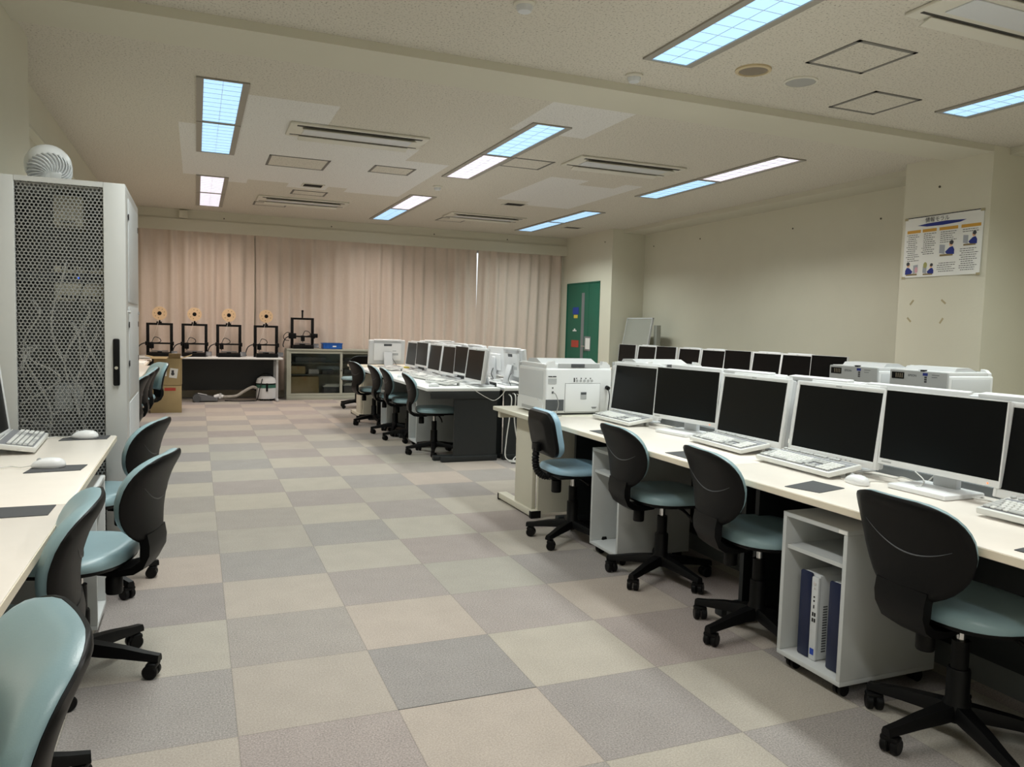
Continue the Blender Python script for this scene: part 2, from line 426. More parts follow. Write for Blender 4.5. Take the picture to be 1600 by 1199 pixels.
# ------------------------------------------------------------------ curtains
def curtain(x0, x1, seed, label, top=2.70, lean=0):
    rnd = random.Random(seed); n = int((x1-x0)*72); nv = 14
    ph = []; p = 0
    for i in range(n+1):
        ph.append(p); p += (.23+.38*rnd.random())
    kn = [rnd.uniform(.55, 1.3) for _ in range(n//8+2)]; wob = [kn[i//8]+(kn[i//8+1]-kn[i//8])*(i % 8)/8 for i in range(n+1)]
    def f(u, v):
        i = min(int(u*n+.5), n)
        x = x0 + (x1-x0)*u; z = .12 + (top-.12)*v
        a = .042*wob[i]*(1 - .35*(v > .93)) + .014*(1-v)
        y = 11.085 + a*(.55*math.sin(ph[i])+.6*(1-2*abs(math.sin(ph[i]*.5)))) + .012*math.sin(ph[i]*.31+v*2.0) + .008*math.sin(v*5+u*9)
        x += .02*math.sin(ph[i]*.5+3*v)*(1-v) + lean*(1-v)
        return (x, y, z)
    m = MB(); m.slab(f, lambda u, v: tuple(Vector(f(u, v))+Vector((0, .008, 0))), n+1, nv)
    tag(m.build('curtain', 'curtain', ang=80), label, 'curtain', 'beige curtains along the far wall')
curtain(XL+.02, .772, 1, 'beige curtain at the far left, behind the four machines with spools')
curtain(.785, 2.70, 2, 'second beige curtain from the left, behind the grey glass cabinet')
curtain(2.70, 4.655, 3, 'third beige curtain from the left, ending at the bright gap')
curtain(4.70, 6.40, 4, 'rightmost beige curtain, next to the green door', lean=-.055)

# ------------------------------------------------------------------ ceiling lights
def light_unit(kind):
    t = thing('ceiling_light', '', 'ceiling light')
    w, l = .265, 1.30
    mb = MB()
    for s in (-1, 1):
        mb.box(s*(w/2+.025)-.025, s*(w/2+.025)+.025, -l/2-.0, l/2+.0, -.012, .0)
        mb.box(-w/2-.05, w/2+.05, s*(l/2-.008)-.008, s*(l/2-.008)+.008, -.012, 0)
    mb.build('frame', 'lframe', t, ang=0)
    MB().box(-w/2, w/2, -l/2+.016, l/2-.016, -.004, -.001).build('diffuser', 'lampb' if kind == 'b' else 'lampw', t, ang=0)
    mb = MB()
    mb.box(-.0015, .0015, -l/2+.016, l/2-.016, -.007, -.004)
    for k in range(1, 10):
        y = -l/2 + l*k/10
        mb.box(-w/2, w/2, y-.0015, y+.0015, -.007, -.004)
    mb.build('louver', 'louver', t, ang=0)
    return t
LB, LW = Maker(light_unit('b')), Maker(light_unit('w'))
cols = {'left': .07, 'middle': 2.685, 'right': 5.255}
rows = {'far': (7.67, 10.31), 'second': (3.64, 6.28), 'near': (-.70, 1.94), 'back': (-4.9, -2.26)}  # unseen back row is added to brighten the near end of the room
kinds = {('left', 'far'): 'ww', ('left', 'second'): 'bb', ('left', 'near'): 'wb', ('left', 'back'): 'bw',
         ('middle', 'far'): 'wb', ('middle', 'second'): 'bw', ('middle', 'near'): 'bb', ('middle', 'back'): 'bw',
         ('right', 'far'): 'bb', ('right', 'second'): 'wb', ('right', 'near'): 'bb', ('right', 'back'): 'wb'}
for c, x in cols.items():
    for r, (y0, y1) in rows.items():
        for h in (0, 1):
            k = kinds[(c, r)][h]; y = y0 + .66 + 1.32*h if h == 0 else y0 + 1.98
            if h == 1: y = y0 + 1.98
            k = kinds[(c, r)][h]
            # first letter is the unit nearer the camera
            where = ('nearer' if h == 0 else 'farther')
            rown = {'far': 'near the curtains', 'second': 'just beyond the beam', 'near': 'before the beam', 'back': 'behind the viewer, added for near-end brightness'}[r]
            o = (LB if k == 'b' else LW)((x, y, H), 0, '%s ceiling light, %s of its pair, %s column, %s' % ('blue' if k == 'b' else 'white', where, c, rown), 'recessed ceiling lights')
            la = bpy.data.lights.new('lamp', 'AREA'); la.shape = 'RECTANGLE'; la.size = .25; la.size_y = 1.2
            la.energy = 17; la.spread = R(138 if (c, r) != ('middle', 'near') else 130)
            la.color = (.93, 1.0, .96) if k == 'b' else (.99, .97, .92)
            if r == 'far' and c == 'left': la.color = (1.0, .87, .78)
            if r == 'far' and c == 'middle': la.color = (1.0, .91, .84)
            lo = bpy.data.objects.new('lamp', la); C.objects.link(lo); lo.location = (x, y, H-.018)

# ------------------------------------------------------------------ other ceiling fittings
def hatch(x0, x1, y0, y1, label):
    t = thing('ceiling_hatch', label, 'hatch', ((x0+x1)/2, (y0+y1)/2, H), 0, 'square ceiling hatches')
    w, l = (x1-x0)/2, (y1-y0)/2; f = .026
    MB().box(-w, w, -l, -l+f, -.004, .0).box(-w, w, l-f, l, -.004, .0).box(-w, -w+f, -l, l, -.004, 0).box(w-f, w, -l, l, -.004, 0).build('frame', 'hatchf', t, ang=0)
    MB().box(-w+f, w-f, -l+f, l-f, -.002, 0).build('panel', 'ceil', t, ang=0)
for (a, b, c, e, lb) in [(.55, 1.14, 5.585, 6.12, 'ceiling hatch between the left and middle light columns, the larger of two side by side'), (1.58, 2.015, 5.555, 5.935, 'small ceiling hatch next to the middle light column'),
                         (2.69, 3.13, 4.53, 4.945, 'ceiling hatch left of the air conditioner beyond the beam'), (3.25, 3.69, .905, 1.315, 'large ceiling hatch nearest the viewer, above the round speakers'),
                         (4.04, 4.46, 1.52, 1.935, 'ceiling hatch nearest the beam on the right'), (.985, 1.41, 7.52, 7.845, 'ceiling hatch touching the near side of the far left air conditioner'),
                         (.615, 1.055, 8.75, 9.08, 'ceiling hatch on the curtain side of the far left air conditioner'), (3.285, 3.705, 8.79, 9.17, 'ceiling hatch on the curtain side of the far middle air conditioner')]:
    (x0, y0), (x1, y1) = up29(a, c), up29(b, e); hatch(x0, x1, y0, y1, lb)
def ac():
    t = thing('air_conditioner', '', 'air conditioner')
    L, W = .62, .24
    MB().box(-L, L, -W, W, -.022, 0, .008).build('panel', 'acw', t)
    MB().box(-L+.13, L-.13, -.08, .10, -.030, -.021, .004).build('intake_grille', 'wplast2', t)
    MB().box(-L+.06, L-.06, -W+.035, -W+.075, -.0245, -.021).box(-L+.03, L-.03, W-.095, W-.075, -.0245, -.021).build('air_slot', 'vent', t, ang=0)
    m = MB(); m.cbox((0, -W+.095, -.035), (2*L-.22, .06, .008), .003, (R(18), 0, 0)); m.build('flap', 'acw', t)
    m = MB(); m.cbox((0, W-.04, -.040), (2*L-.22, .075, .008), .003, (R(-16), 0, 0)); m.build('flap', 'acw', t)
    return t
AC = Maker(ac())
for (x, y, lb) in [(3.79, 4.34, 'ceiling cassette air conditioner just beyond the beam, between middle and right light columns'), (1.18, 4.40, 'ceiling cassette air conditioner just beyond the beam, left of the middle light column'),
                   (1.21, 8.37, 'far left ceiling cassette air conditioner near the curtains'), (3.82, 8.40, 'far middle ceiling cassette air conditioner near the curtains'), (3.75, .32, 'ceiling cassette air conditioner at the upper right, nearest the viewer')]:
    x, y = up29(x, y); AC((x, y, H), 0, lb, 'ceiling cassette air conditioners')
def disc(name, lb, cat, x, y, parts):
    t = thing(name, lb, cat, (*up29(x, y), H))
    for pn, prof, m in parts: MB().lathe(prof, 28).build(pn, m, t)
disc('ceiling_speaker', 'round brown ceiling speaker with a cream ring', 'speaker', 3.06, 1.55, [('ring', [(.115, 0), (.115, -.012), (.095, -.016), (.092, -.006)], 'spkr'), ('grille', [(.093, -.004), (.09, -.009), (.03, -.012), (.001, -.012)], 'spkb')])
disc('ceiling_speaker', 'round grey ceiling speaker beside the brown one', 'speaker', 3.47, 1.59, [('ring', [(.112, 0), (.112, -.008), (.098, -.012), (.095, -.006)], 'acw'), ('grille', [(.096, -.004), (.094, -.011), (.03, -.013), (.001, -.013)], 'spkg')])
for x, y, lb in [(2.465, 1.965, 'white smoke detector between the beam and the near middle light'), (2.49, 6.38, 'white smoke detector between the two far middle lights'), (1.41, 1.27, 'white smoke detector at the top edge, in front of the beam')]:
    disc('smoke_detector', lb, 'smoke detector', x, y, [('base', [(.06, 0), (.06, -.012), (.05, -.02)], 'acw'), ('sensor', [(.045, -.018), (.043, -.035), (.034, -.048), (.001, -.05)], 'wplast2')])
for (a, b, c, e, m, lb) in [(1.06, 1.275, 7.0, 7.195, 'vent', 'small dark ceiling vent above the far left air conditioner'), (3.63, 3.885, 7.01, 7.195, 'vent', 'small dark ceiling vent above the far middle air conditioner'), (5.3, 5.57, 8.66, 8.84, 'hatchf', 'faint grey ceiling vent near the green door')]:
    (x0, y0), (x1, y1) = up29(a, c), up29(b, e)
    t = thing('ceiling_vent', lb, 'vent', ((x0+x1)/2, (y0+y1)/2, H))
    w, l = (x1-x0)/2, (y1-y0)/2
    MB().box(-w-.02, w+.02, -l-.02, -l, -.008, 0).box(-w-.02, w+.02, l, l+.02, -.008, 0).box(-w-.02, -w, -l, l, -.008, 0).box(w, w+.02, -l, l, -.008, 0).build('frame', 'acw', t, ang=0)
    mb = MB().box(-w, w, -l, l, -.002, 0)
    for k in range(6): mb.box(-w, w, -l+2*l*k/6, -l+2*l*k/6+.008, -.006, -.001)
    mb.build('grille', m, t, ang=0)

# ------------------------------------------------------------------ poster on the pillar
def sheet_x(u, v):   # gentle curl, more at the lower right corner
    return -.004 - .012*max(0, (u-.75))*4*max(0, .55-v) - .006*abs(math.sin(u*5))*(1-v)
PT = thing('wall_poster', 'white information poster with four columns and small drawings on the pillar', 'poster', (XD, 3.305, 1.875))
PW, PH = .83, .585    # u runs toward -y
def pp(u, v, off=0): 
    z = v*PH + (.028*u if 0 else 0) - .02*(u-.5)*(1-v)*0
    return (sheet_x(u, v)-off, -u*PW, z)
m = MB(); m.slab(lambda u, v: pp(u, v, .0006), lambda u, v: pp(u, v), 25, 13); m.build('sheet', 'paper', PT)
def flat(mb, pts, off): mb._new([mb.bm.faces.new(mb.ring([pp(u, v, off) for u, v in pts]))])
def rect(mb, u0, u1, v0, v1, off=.0016): 
    n = 5
    for i in range(n):
        a, b = u0+(u1-u0)*i/n, u0+(u1-u0)*(i+1)/n
        flat(mb, [(a, v0), (b, v0), (b, v1), (a, v1)], off)
def ell(mb, cu, cv, ru, rv, off, n=18): flat(mb, [(cu+ru*math.cos(2*PI*i/n), cv+rv*math.sin(2*PI*i/n)) for i in range(n)], off)
m = MB(); flat(m, [(.17, .855), (.3, .875), (.55, .885), (.8, .865), (.72, .835), (.5, .82), (.3, .825)], .0018); m.build('title_swoosh', 'blue', PT, ang=0)
text('情報モラル', .052, 'title', 'ink', PT, tframe((-.008, -.43*PW, .925*PH), (0, -1, 0), (-1, 0, 0)), .0002)
m = MB(); rect(m, 0, 1, .985, 1.0); m.build('top_strip', 'ink', PT, ang=0)
m = MB()
for a, b in ((.035, .22), (.245, .43), (.465, .70), (.74, .975)): rect(m, a, b, .735, .785)
m.build('column_heading', 'orange', PT, ang=0)
m = MB(); rnd = random.Random(3)
colv = {(.035, .22): [(.70, .27)], (.245, .43): [(.70, .36)], (.465, .70): [(.70, .53), (.2, .04)], (.74, .975): [(.70, .64), (.40, .04)]}
for (a, b), spans in colv.items():
    for v1, v0 in spans:
        v = v1
        while v > v0:
            u = a + rnd.choice((0, .02, .02)); 
            e = b - rnd.random()*.07
            while u < e:
                w_ = rnd.uniform(.012, .035)
                flat(m, [(u, v), (min(u+w_, e), v), (min(u+w_, e), v+.010), (u, v+.010)], .0016); u += w_+.006
            v -= .033
m.build('text_lines', 'ink', PT, ang=0)
def drawing(cu, cv, s, flip=1):
    m = MB(); q = lambda du, dv: (cu+du*s*flip, cv+dv*s*1.4)
    m.mi = 4; flat(m, [q(-.06, -.045), q(.05, -.045), q(.05, -.03), q(-.06, -.03)], .0018)
    m.mi = 2; flat(m, [q(-.065, -.02), q(-.02, -.03), q(-.02, .04), q(-.065, .045)], .0019)
    m.mi = 0; flat(m, [q(.0, -.03), q(.06, -.035), q(.06, .0), q(.045, .025), q(.02, .02), q(-.015, -.012), q(-.01, -.022)], .0021)
    m.mi = 1; ell(m, cu+.03*s*flip, cv+.045*s*1.4, .016*s, .024*s*1.2, .0021)
    m.mi = 3; ell(m, cu+.034*s*flip, cv+.055*s*1.4, .017*s, .018*s*1.3, .0023)
    m.build('drawing', ['blue', 'skin', 'pgrey', 'ink', 'kraftd'], PT, ang=0)
drawing(.12, .12, 1.4, -1); drawing(.355, .10, 1.15); drawing(.58, .41, 1.5); drawing(.86, .535, 1.35)
m = MB(); ell(m, .19, .12, .022, .05, .0019); m.build('drawing', 'ppink', PT, ang=0)
m = MB(); ell(m, .31, .19, .025, .05, .0019); m.build('drawing', 'pgreen', PT, ang=0)
m = MB()
for u, v in ((0, .98), (.97, .98), (0, 0), (.97, .0)): 
    a = pp(u, v); m.box(a[0]-.003, a[0]-.001, a[1]-.03, a[1]+.008, a[2]-.012, a[2]+.01)
m.build('tape', 'tapec', PT, ang=0)
for k, (y, z, a) in enumerate([(3.18, 1.63, .7), (2.83, 1.63, -.9), (3.2, 1.46, -.8), (2.84, 1.45, .6)]):
    m = MB(); m.cbox((XD-.001, y, z), (.002, .018, .06), 0, (a, 0, 0))
    tag(m.build('tape_scrap', 'tapec', ang=0), 'scrap of old yellowed tape on the pillar, %s %s' % (('upper', 'upper', 'lower', 'lower')[k], ('left', 'right', 'left', 'right')[k]), 'tape', 'tape scraps below the poster')

# leaning board and its neighbour, far right
t = thing('leaning_board', 'grey framed board leaning to the right beside the far pillar', 'board', (6.45, 8.72, 0)); t.rotation_euler = (0, R(10.5), 0)
MB().box(0, .02, -.385, .385, .0, 1.51).build('panel', 'grey', t, ang=0)
MB().box(-.006, .026, -.40, -.385, 0, 1.525).box(-.006, .026, .385, .40, 0, 1.525).box(-.006, .026, -.40, .40, 1.51, 1.525).build('frame', 'wplast2', t, ang=0)
tag(MB().box(6.76, 6.84, 8.25, 8.33, 0, 1.38, .004).build('board_strip', 'grey'), 'narrow grey strip standing behind the leaning board', 'panel')

# ================================================================== FURNITURE
DZT = .70
def desk_row_top(mb, x0, x1, y0, y1, z=DZT, th=.03):
    mb.box(x0, x1, y0+.002, y1-.002, z-th, z, .006)
def pc_desk(label, x0, x1, y0, y1, front, top='cream', edge='creamedge', body='dark'):
    """front = -1: the user sits on the low-x side, +1: on the high-x side"""
    t = thing('computer_desk', label, 'desk', ((x0+x1)/2, (y0+y1)/2, 0), 0, 'computer desks')
    a, b, c, e = x0-(x0+x1)/2, x1-(x0+x1)/2, y0-(y0+y1)/2, y1-(y0+y1)/2
    m = MB(); desk_row_top(m, a, b, c, e); m.build('desktop', top, t)
    fx = a if front < 0 else b
    MB().box(fx-.0015, fx+.0015, c+.008, e-.008, DZT-.026, DZT-.004).build('edge_band', edge, t, ang=0)
    bx = b-.05 if front < 0 else a+.03
    MB().box(bx, bx+.02, c+.18, e-.05, .12, DZT-.04).build('modesty_panel', body, t, ang=0)
    for y in (c+.03, e-.055):
        l0, l1 = (a+.28, b-.02) if front < 0 else (a+.02, b-.28)
        MB().box(l0, l1, y, y+.025, .05, DZT-.03).build('leg_panel', body, t, ang=0)
        f0, f1 = (a+.16, b-.01) if front < 0 else (a+.01, b-.16)
        MB().box(f0, f1, y-.015, y+.04, 0, .055, .008).build('foot', body, t)
    return t
# right island: two back-to-back rows
pc_desk('cream computer desk in the right island nearest the viewer, facing the aisle', 1.90, 2.575, -1.475, .325, -1)
pc_desk('cream computer desk in the right island next to the printer table, facing the aisle', 1.90, 2.575, .325, 2.10, -1)
pc_desk('cream computer desk on the far side of the right island, nearest the viewer', 2.625, 3.30, -1.475, .325, 1)
pc_desk('cream computer desk on the far side of the right island, next to the printer table', 2.625, 3.30, .325, 2.10, 1)
tag(MB().box(2.577, 2.623, -1.47, 2.09, 0, .735, .004).build('cable_channel', 'gut'), 'grey cable channel between the two rows of the right island', 'cable channel')
# left row
pc_desk('cream desk at the lower left corner, nearest the viewer', -1.20, -.475, -1.272, .24, 1)
pc_desk('cream desk at the left with two white mice, in front of the server rack', -1.20, -.475, .243, 1.754, 1)
pc_desk('cream desk at the left wall beyond the server rack', -1.22, -.62, 4.3, 6.1, 1)
pc_desk('farther cream desk at the left wall beyond the server rack', -1.22, -.62, 6.1, 7.9, 1)
# middle island (dark body, white tops)
def island(y0, y1, lb):
    pc_desk('white desk with dark body, %s of the middle island, facing the aisle' % lb, 1.84, 2.565, y0, y1, -1, 'whitetop', 'whitetop', 'blackm')
    pc_desk('white desk with dark body, %s of the middle island, facing away from the aisle' % lb, 2.605, 3.33, y0, y1, 1, 'whitetop', 'whitetop', 'blackm')
island(4.40, 6.1, 'nearer half'); island(6.1, 7.8, 'farther half')
tag(MB().box(2.567, 2.603, 4.60, 7.79, 0, .735, .004).build('cable_channel', 'dark'), 'dark cable channel in the middle island', 'cable channel')
# end panel of the middle island
t = thing('end_panel', 'dark grey end panel with a long foot at the near end of the middle island', 'panel', (2.22, 4.43, 0))
MB().box(.06, .42, .09, .13, .05, .66, .004).build('panel', 'blackm', t)
MB().box(-.27, .42, .09, .15, 0.0, .05, .012).build('foot', 'blackm', t)
MB().box(-.34, .34, -.026, -.004, .60, .668, .003).build('apron', 'blackm', t)
# wall row at the right
for k, (a, b) in enumerate([(3.5, 5.1), (5.1, 6.7), (6.7, 8.2)]):
    pc_desk('cream desk of the row in front of the right wall, %s' % ('nearest', 'middle', 'farthest')[k], 5.75, 6.42, a, b, -1)

# printer tables
def side_desk(label, x0, x1, y0, y1, near):
    t = thing('printer_table', label, 'table', (x0, y0, 0), 0, 'beige printer tables')
    w, d = x1-x0, y1-y0
    MB().box(0, w, 0, d, DZT-.03, DZT, .006).build('tabletop', 'beiget', t)
    for x in (.085, w-.13):
        q = MB(); q.box(x, x+.03, .17, .47, .045, DZT-.03, .004); q.build('leg_panel', 'beige', t)
        q = MB(); q.box(x-.02, x+.05, .13, d+.02, 0.012, .055, .006); q.build('foot', 'beige', t)
        q = MB(); q.box(x-.022, x+.052, .125, .16, 0, .05, .004).box(x-.022, x+.052, d+.0, d+.025, 0, .05, .004); q.build('foot_cap', 'black', t)
    MB().box(.115, w-.13, .135, .16, .03, DZT-.1).build('modesty_panel', 'beige', t, ang=0)
    MB().box(.1, w-.1, .22, .26, DZT-.075, DZT-.03).box(.02, w-.02, d-.10, d-.06, DZT-.075, DZT-.03).build('rail', 'beige', t, ang=0)
    return t
side_desk('beige printer table at the end of the right island, carrying two printers', 1.89, 3.35, 2.105, 2.83, 1)
side_desk('beige table at the far end of the middle island', 1.86, 3.3, 7.83, 8.55, 1)
side_desk('beige table behind the right island with two printers near the pillar', 4.70, 5.45, 1.30, 2.72, 1)

# ------------------------------------------------------------------ CPU carts
def cart():
    t = thing('pc_cart', '', 'cart')   # front faces -X, origin at floor under the front centre
    w, d, z0, z1, th = .315, .46, .05, .605, .018
    MB().box(0, d, -w/2, w/2, z0, z0+th, .002).build('bottom_board', 'cart', t)
    MB().box(0, d, -w/2, w/2, z1-th, z1, .002).build('top_board', 'cart', t)
    for s in (-1, 1):
        y = s*(w/2-th/2); MB().box(0, d, y-th/2, y+th/2, z0+th, z1-th, .002).build('side_board', 'cart', t)
    MB().box(d-.012, d, -w/2+th, w/2-th, z0+th, z1-th).build('back_board', 'cart', t, ang=0)
    MB().box(.012, d-.012, -w/2+th, w/2-th, .465, .48).build('shelf', 'cart', t, ang=0)
    MB().box(-.001, 0, -w/2+.002, -w/2+.04, z1-.016, z1-.003).build('badge', 'paper', t, ang=0)
    for x in (.05, d-.05):
        for y in (-w/2+.04, w/2-.04):
            c = MB(); c.cyl((x, y-.018, .021), (x, y-.004, .021), .021, n=14).cyl((x, y+.004, .021), (x, y+.018, .021), .021, n=14).box(x-.014, x+.02, y-.02, y+.02, .030, .0498, .004)
            c.build('caster', 'black', t)
    return t
CART = Maker(cart())
CG = 'wheeled computer carts under the desks'
CART((1.955, -.288, 0), 0, 'grey wheeled cart holding two navy computers, nearest the viewer', CG)
CART((1.975, 1.285, 0), 0, 'empty grey wheeled cart between the small square-backed chair and the next chair', CG)
CART((1.99, 5.45, 0), 0, 'grey wheeled cart at the near end of the middle island behind a chair', CG)
CART((1.98, 6.75, 0), 0, 'grey wheeled cart in the middle of the middle island', CG)
CART((-.475, 1.06, 0), PI, 'grey wheeled cart under the left desk in front of the server rack', CG)
CART((-.50, -.62, 0), PI, 'grey wheeled cart under the left desk nearest the viewer', CG)
def tower():
    t = thing('desktop_computer', '', 'computer')
    w, d, h = .093, .30, .325
    MB().box(.01, d, -w/2+.004, w/2-.004, 0, h-.004, .004).build('case', 'silver', t)
    MB().box(-.004, .012, -.012, w/2, 0.0, h, .008).build('front_panel', 'navy', t)
    MB().box(-.003, .012, -w/2, -.012, 0.0, h-.01, .006).build('port_strip', 'silver', t)
    m = MB()
    for z, s in ((h-.035, .007), (h-.052, .004)): m.cyl((-.005, -.03, z), (-.002, -.03, z), s, n=10)
    m.build('button', 'chrome', t)
    m = MB()
    for z in (h-.085, h-.1): m.cyl((-.0045, -.03, z), (-.002, -.03, z), .0035, n=8)
    m.box(-.0045, -.002, -.032, -.028, h-.128, h-.115)
    for z in (h-.15, h-.172):
        for y in (-.037, -.027): m.box(-.0045, -.002, y-.003, y+.003, z-.007, z+.007)
    m.build('port', 'black', t)
    MB().box(-.0045, -.002, -.04, -.022, .022, .045).build('sticker', 'sblue', t, ang=0)
    m = MB()
    for k in range(18): m.box(.03, .05, -w/2+.003, -w/2+.0045, .03+k*.01, .035+k*.01)
    m.build('vent', 'dgplast', t, ang=0)
    return t
TW = Maker(tower())
TW((2.0, -.236, .0685), 0, 'navy and silver desktop computer on the left in the nearest cart', 'computers in the nearest cart')
TW((2.0, -.3795, .0685), 0, 'navy desktop computer on the right in the nearest cart, half hidden', 'computers in the nearest cart')

# ------------------------------------------------------------------ chairs
def base_parts(t, rad=.265, rot0=0, colm='black'):
    MB().lathe([(.001, .075), (.045, .075), (.05, .09), (.042, .125), (.034, .14), (.034, .235), (.031, .24), (.001, .24)], 20).build('column_cover', 'black', t)
    MB().lathe([(.026, .23), (.026, .33), (.001, .33)], 18).build('column_sleeve', 'black', t)
    MB().cyl((0, 0, .32), (0, 0, .392), .014, n=16).build('gas_lift', 'chrome', t)
    for k in range(5):
        a = rot0 + k*2*PI/5; c, s = math.cos(a), math.sin(a)
        mtx = Matrix.Rotation(a, 4, 'Z')
        m = MB(); rs = []
        for x, w, zt, zb in ((.02, .03, .128, .085), (.08, .026, .120, .078), (.16, .022, .108, .072), (.235, .018, .092, .064), (rad+.018, .016, .084, .060)):
            pts = [(x, -w, zb), (x, w, zb), (x, w*1.0, (zt+zb)/2), (x, w*.7, zt), (x, -w*.7, zt), (x, -w, (zt+zb)/2)]
            rs.append(m.ring([mtx @ Vector(p) for p in pts]))
        m.skin(rs); lg = m.build('leg', 'black', t, ang=40)
        m = MB(); ca = a + random.uniform(-1.2, 1.2); mt = Matrix.Translation((c*rad, s*rad, 0)) @ Matrix.Rotation(ca, 4, 'Z')
        q = MB()
        for y0, y1 in ((-.027, -.004), (.004, .027)):
            prof = [(.001, y0), (.022, y0), (.0262, y0+.004), (.0262, y1-.004), (.022, y1), (.001, y1)]
            m.lathe(prof, 18, 'y', (-.012, 0, .0262))
        m.box(-.026, .012, -.028, .028, .040, .058, .007)
        m.cyl((0, 0, .05), (0, 0, .075), .009, n=10)
        bmesh.ops.transform(m.bm, matrix=mt, verts=m.bm.verts)
        m.build('caster', 'black', lg)
def interp(tab, h):
    for (a, b), (c, d) in zip(tab, tab[1:]):
        if h <= c: 
            t = (h-a)/(c-a) if c > a else 0
            return b+(d-b)*t
    return tab[-1][1]
BW = [(0, .094), (.06, .126), (.14, .157), (.25, .182), (.38, .200), (.52, .209), (.66, .211), (.79, .203), (.88, .187), (.94, .164), (.98, .130), (1.0, .085)]
BX = [(0, -.240), (.15, -.235), (.3, -.235), (.5, -.243), (.7, -.262), (.85, -.285), (1.0, -.318)]
Z0, Z1 = .505, .803
def smooth(tab, h):    # light smoothing of the tables
    return sum(interp(tab, min(1, max(0, h+d)))*w for d, w in ((-.05, .25), (0, .5), (.05, .25)))
HH = [0, .06, .12, .2, .28, .36, .44, .52, .6, .68, .76, .83, .89, .935, .965, .985, 1.0]
def back_pt(s, h, off=0, sc=1.0, z0=Z0, z1=Z1):
    w = interp(BW, h)*sc
    x = smooth(BX, h) + .034*(s*w/.21)**2
    hz = (h-.5)*(1 + (sc-1)) + .5
    return Vector((x+off, s*w, z0 + (z1-z0)*hz))
def chair_a(vin='vinyl'):
    t = thing('office_chair', '', 'chair')
    base_parts(t)
    MB().box(-.10, .09, -.065, .065, .385, .41, .006).build('mechanism', 'black', t)
    # seat
    def seat(rs, z_rim, z_top, z_bot, sc, name, m_):
        m = MB(); n = 36; rings = []
        def outline(a, k):
            c, s = math.cos(a), math.sin(a); e = 2/2.7
            x = .215*abs(c)**e*(1 if c > 0 else -1); y = .225*abs(s)**e*(1 if s > 0 else -1)
            return x*k*sc, y*k*sc
        for k, z in rs:
            pts = []
            for i in range(n):
                x, y = outline(2*PI*i/n, k)
                dz = -.022*max(0, (x-.08)/.135)**2 + .012*max(0, (-x-.1)/.11)**2 if z > z_rim-.001 else (-.016*max(0, (x-.08)/.135)**2)
                pts.append((x+.03, y, z+dz))
            rings.append(m.ring(pts))
        m.skin(rings); return m.build(name, m_, t, ang=50)
    seat([(.35, .472), (.6, .474), (.8, .473), (.9, .468), (.965, .457), (1.0, .442), (.985, .430), (.9, .424), (.3, .424)][::-1], .445, 0, 0, 1, 'seat', vin)
    seat([(.3, .405), (.85, .408), (.955, .417), (.972, .428), (.9, .4285)], 1, 0, 0, 1, 'seat_pan', 'black')
    # back shell
    nu = 17
    m = MB()
    f = lambda u, v: tuple(back_pt(2*u-1, HH[int(round(v*16))], 0))
    def bk(u, v):
        s = 2*u-1; h = HH[int(round(v*16))]; p = back_pt(s, h, 0)
        e = (1-abs(s)**6)*(1-max(0, (h-.8)/.2)**3)
        return tuple(p + Vector((-.006-.022*e, 0, 0)))
    m.slab(f, bk, nu, 17); shell = m.build('backrest_shell', 'black', t, ang=60)
    # cushion
    m = MB()
    def fr(u, v):
        s = 2*u-1; h = HH[int(round(v*16))]; p = back_pt(s, h, 0, .965)
        e = (1-abs(s)**5)*(1-abs(2*h-1)**6)
        return tuple(p + Vector((.014+.032*e**.5 if e > 0 else .014, 0, .006)))
    m.slab(fr, lambda u, v: tuple(back_pt(2*u-1, HH[int(round(v*16))], .0005, .965)+Vector((0, 0, .004))), nu, 17); m.build('back_cushion', vin, t, ang=60)
    # crease on the shell
    m = MB(); pts = []
    for k in range(11):
        a = -1+2*k/10; s = .72*a - .05; h = .44 + .17*a*a + .05*a
        p = back_pt(s, h, 0); e = (1-abs(s)**6); pts.append(p + Vector((-.0065-.022*e, 0, 0)))
    m.tube(pts, .0022, 5, 2, rr=lambda q: .0024*math.sin(PI*min(max(q, .03), .97))+.0003); m.build('crease', 'dgplast', shell)
    # J bracket
    m = MB(); rs = []
    for x, z, w, th in ((-.246, .53, .094, .030), (-.252, .49, .093, .032), (-.250, .455, .090, .032), (-.238, .422, .084, .030), (-.205, .398, .076, .026), (-.15, .386, .068, .020), (-.08, .386, .06, .012)):
        nx, nz = {True: (1, 0), False: (.3, 1)}[z > .43]
        L_ = math.hypot(nx, nz); nx, nz = nx/L_*th/2, nz/L_*th/2
        rs.append(m.ring([(x-nx, -w, z-nz), (x-nx*1.3, -w*.5, z-nz*1.3), (x-nx*1.3, w*.5, z-nz*1.3), (x-nx, w, z-nz), (x+nx, w, z+nz), (x+nx, -w, z+nz)]))
    m.skin(rs); m.build('back_bracket', 'black', t, ang=50)
    MB().lathe([(.001, .305), (.026, .305), (.028, .31), (.028, .36), (.018, .375), (.018, .392), (.001, .392)], 16, 'z', (-.125, .02, 0)).build('tension_knob', 'black', t)
    MB().tube([(.02, -.05, .395), (.03, -.14, .392), (.04, -.19, .37), (.045, -.215, .345)], .007, 8).build('lever', 'black', t)
    return t
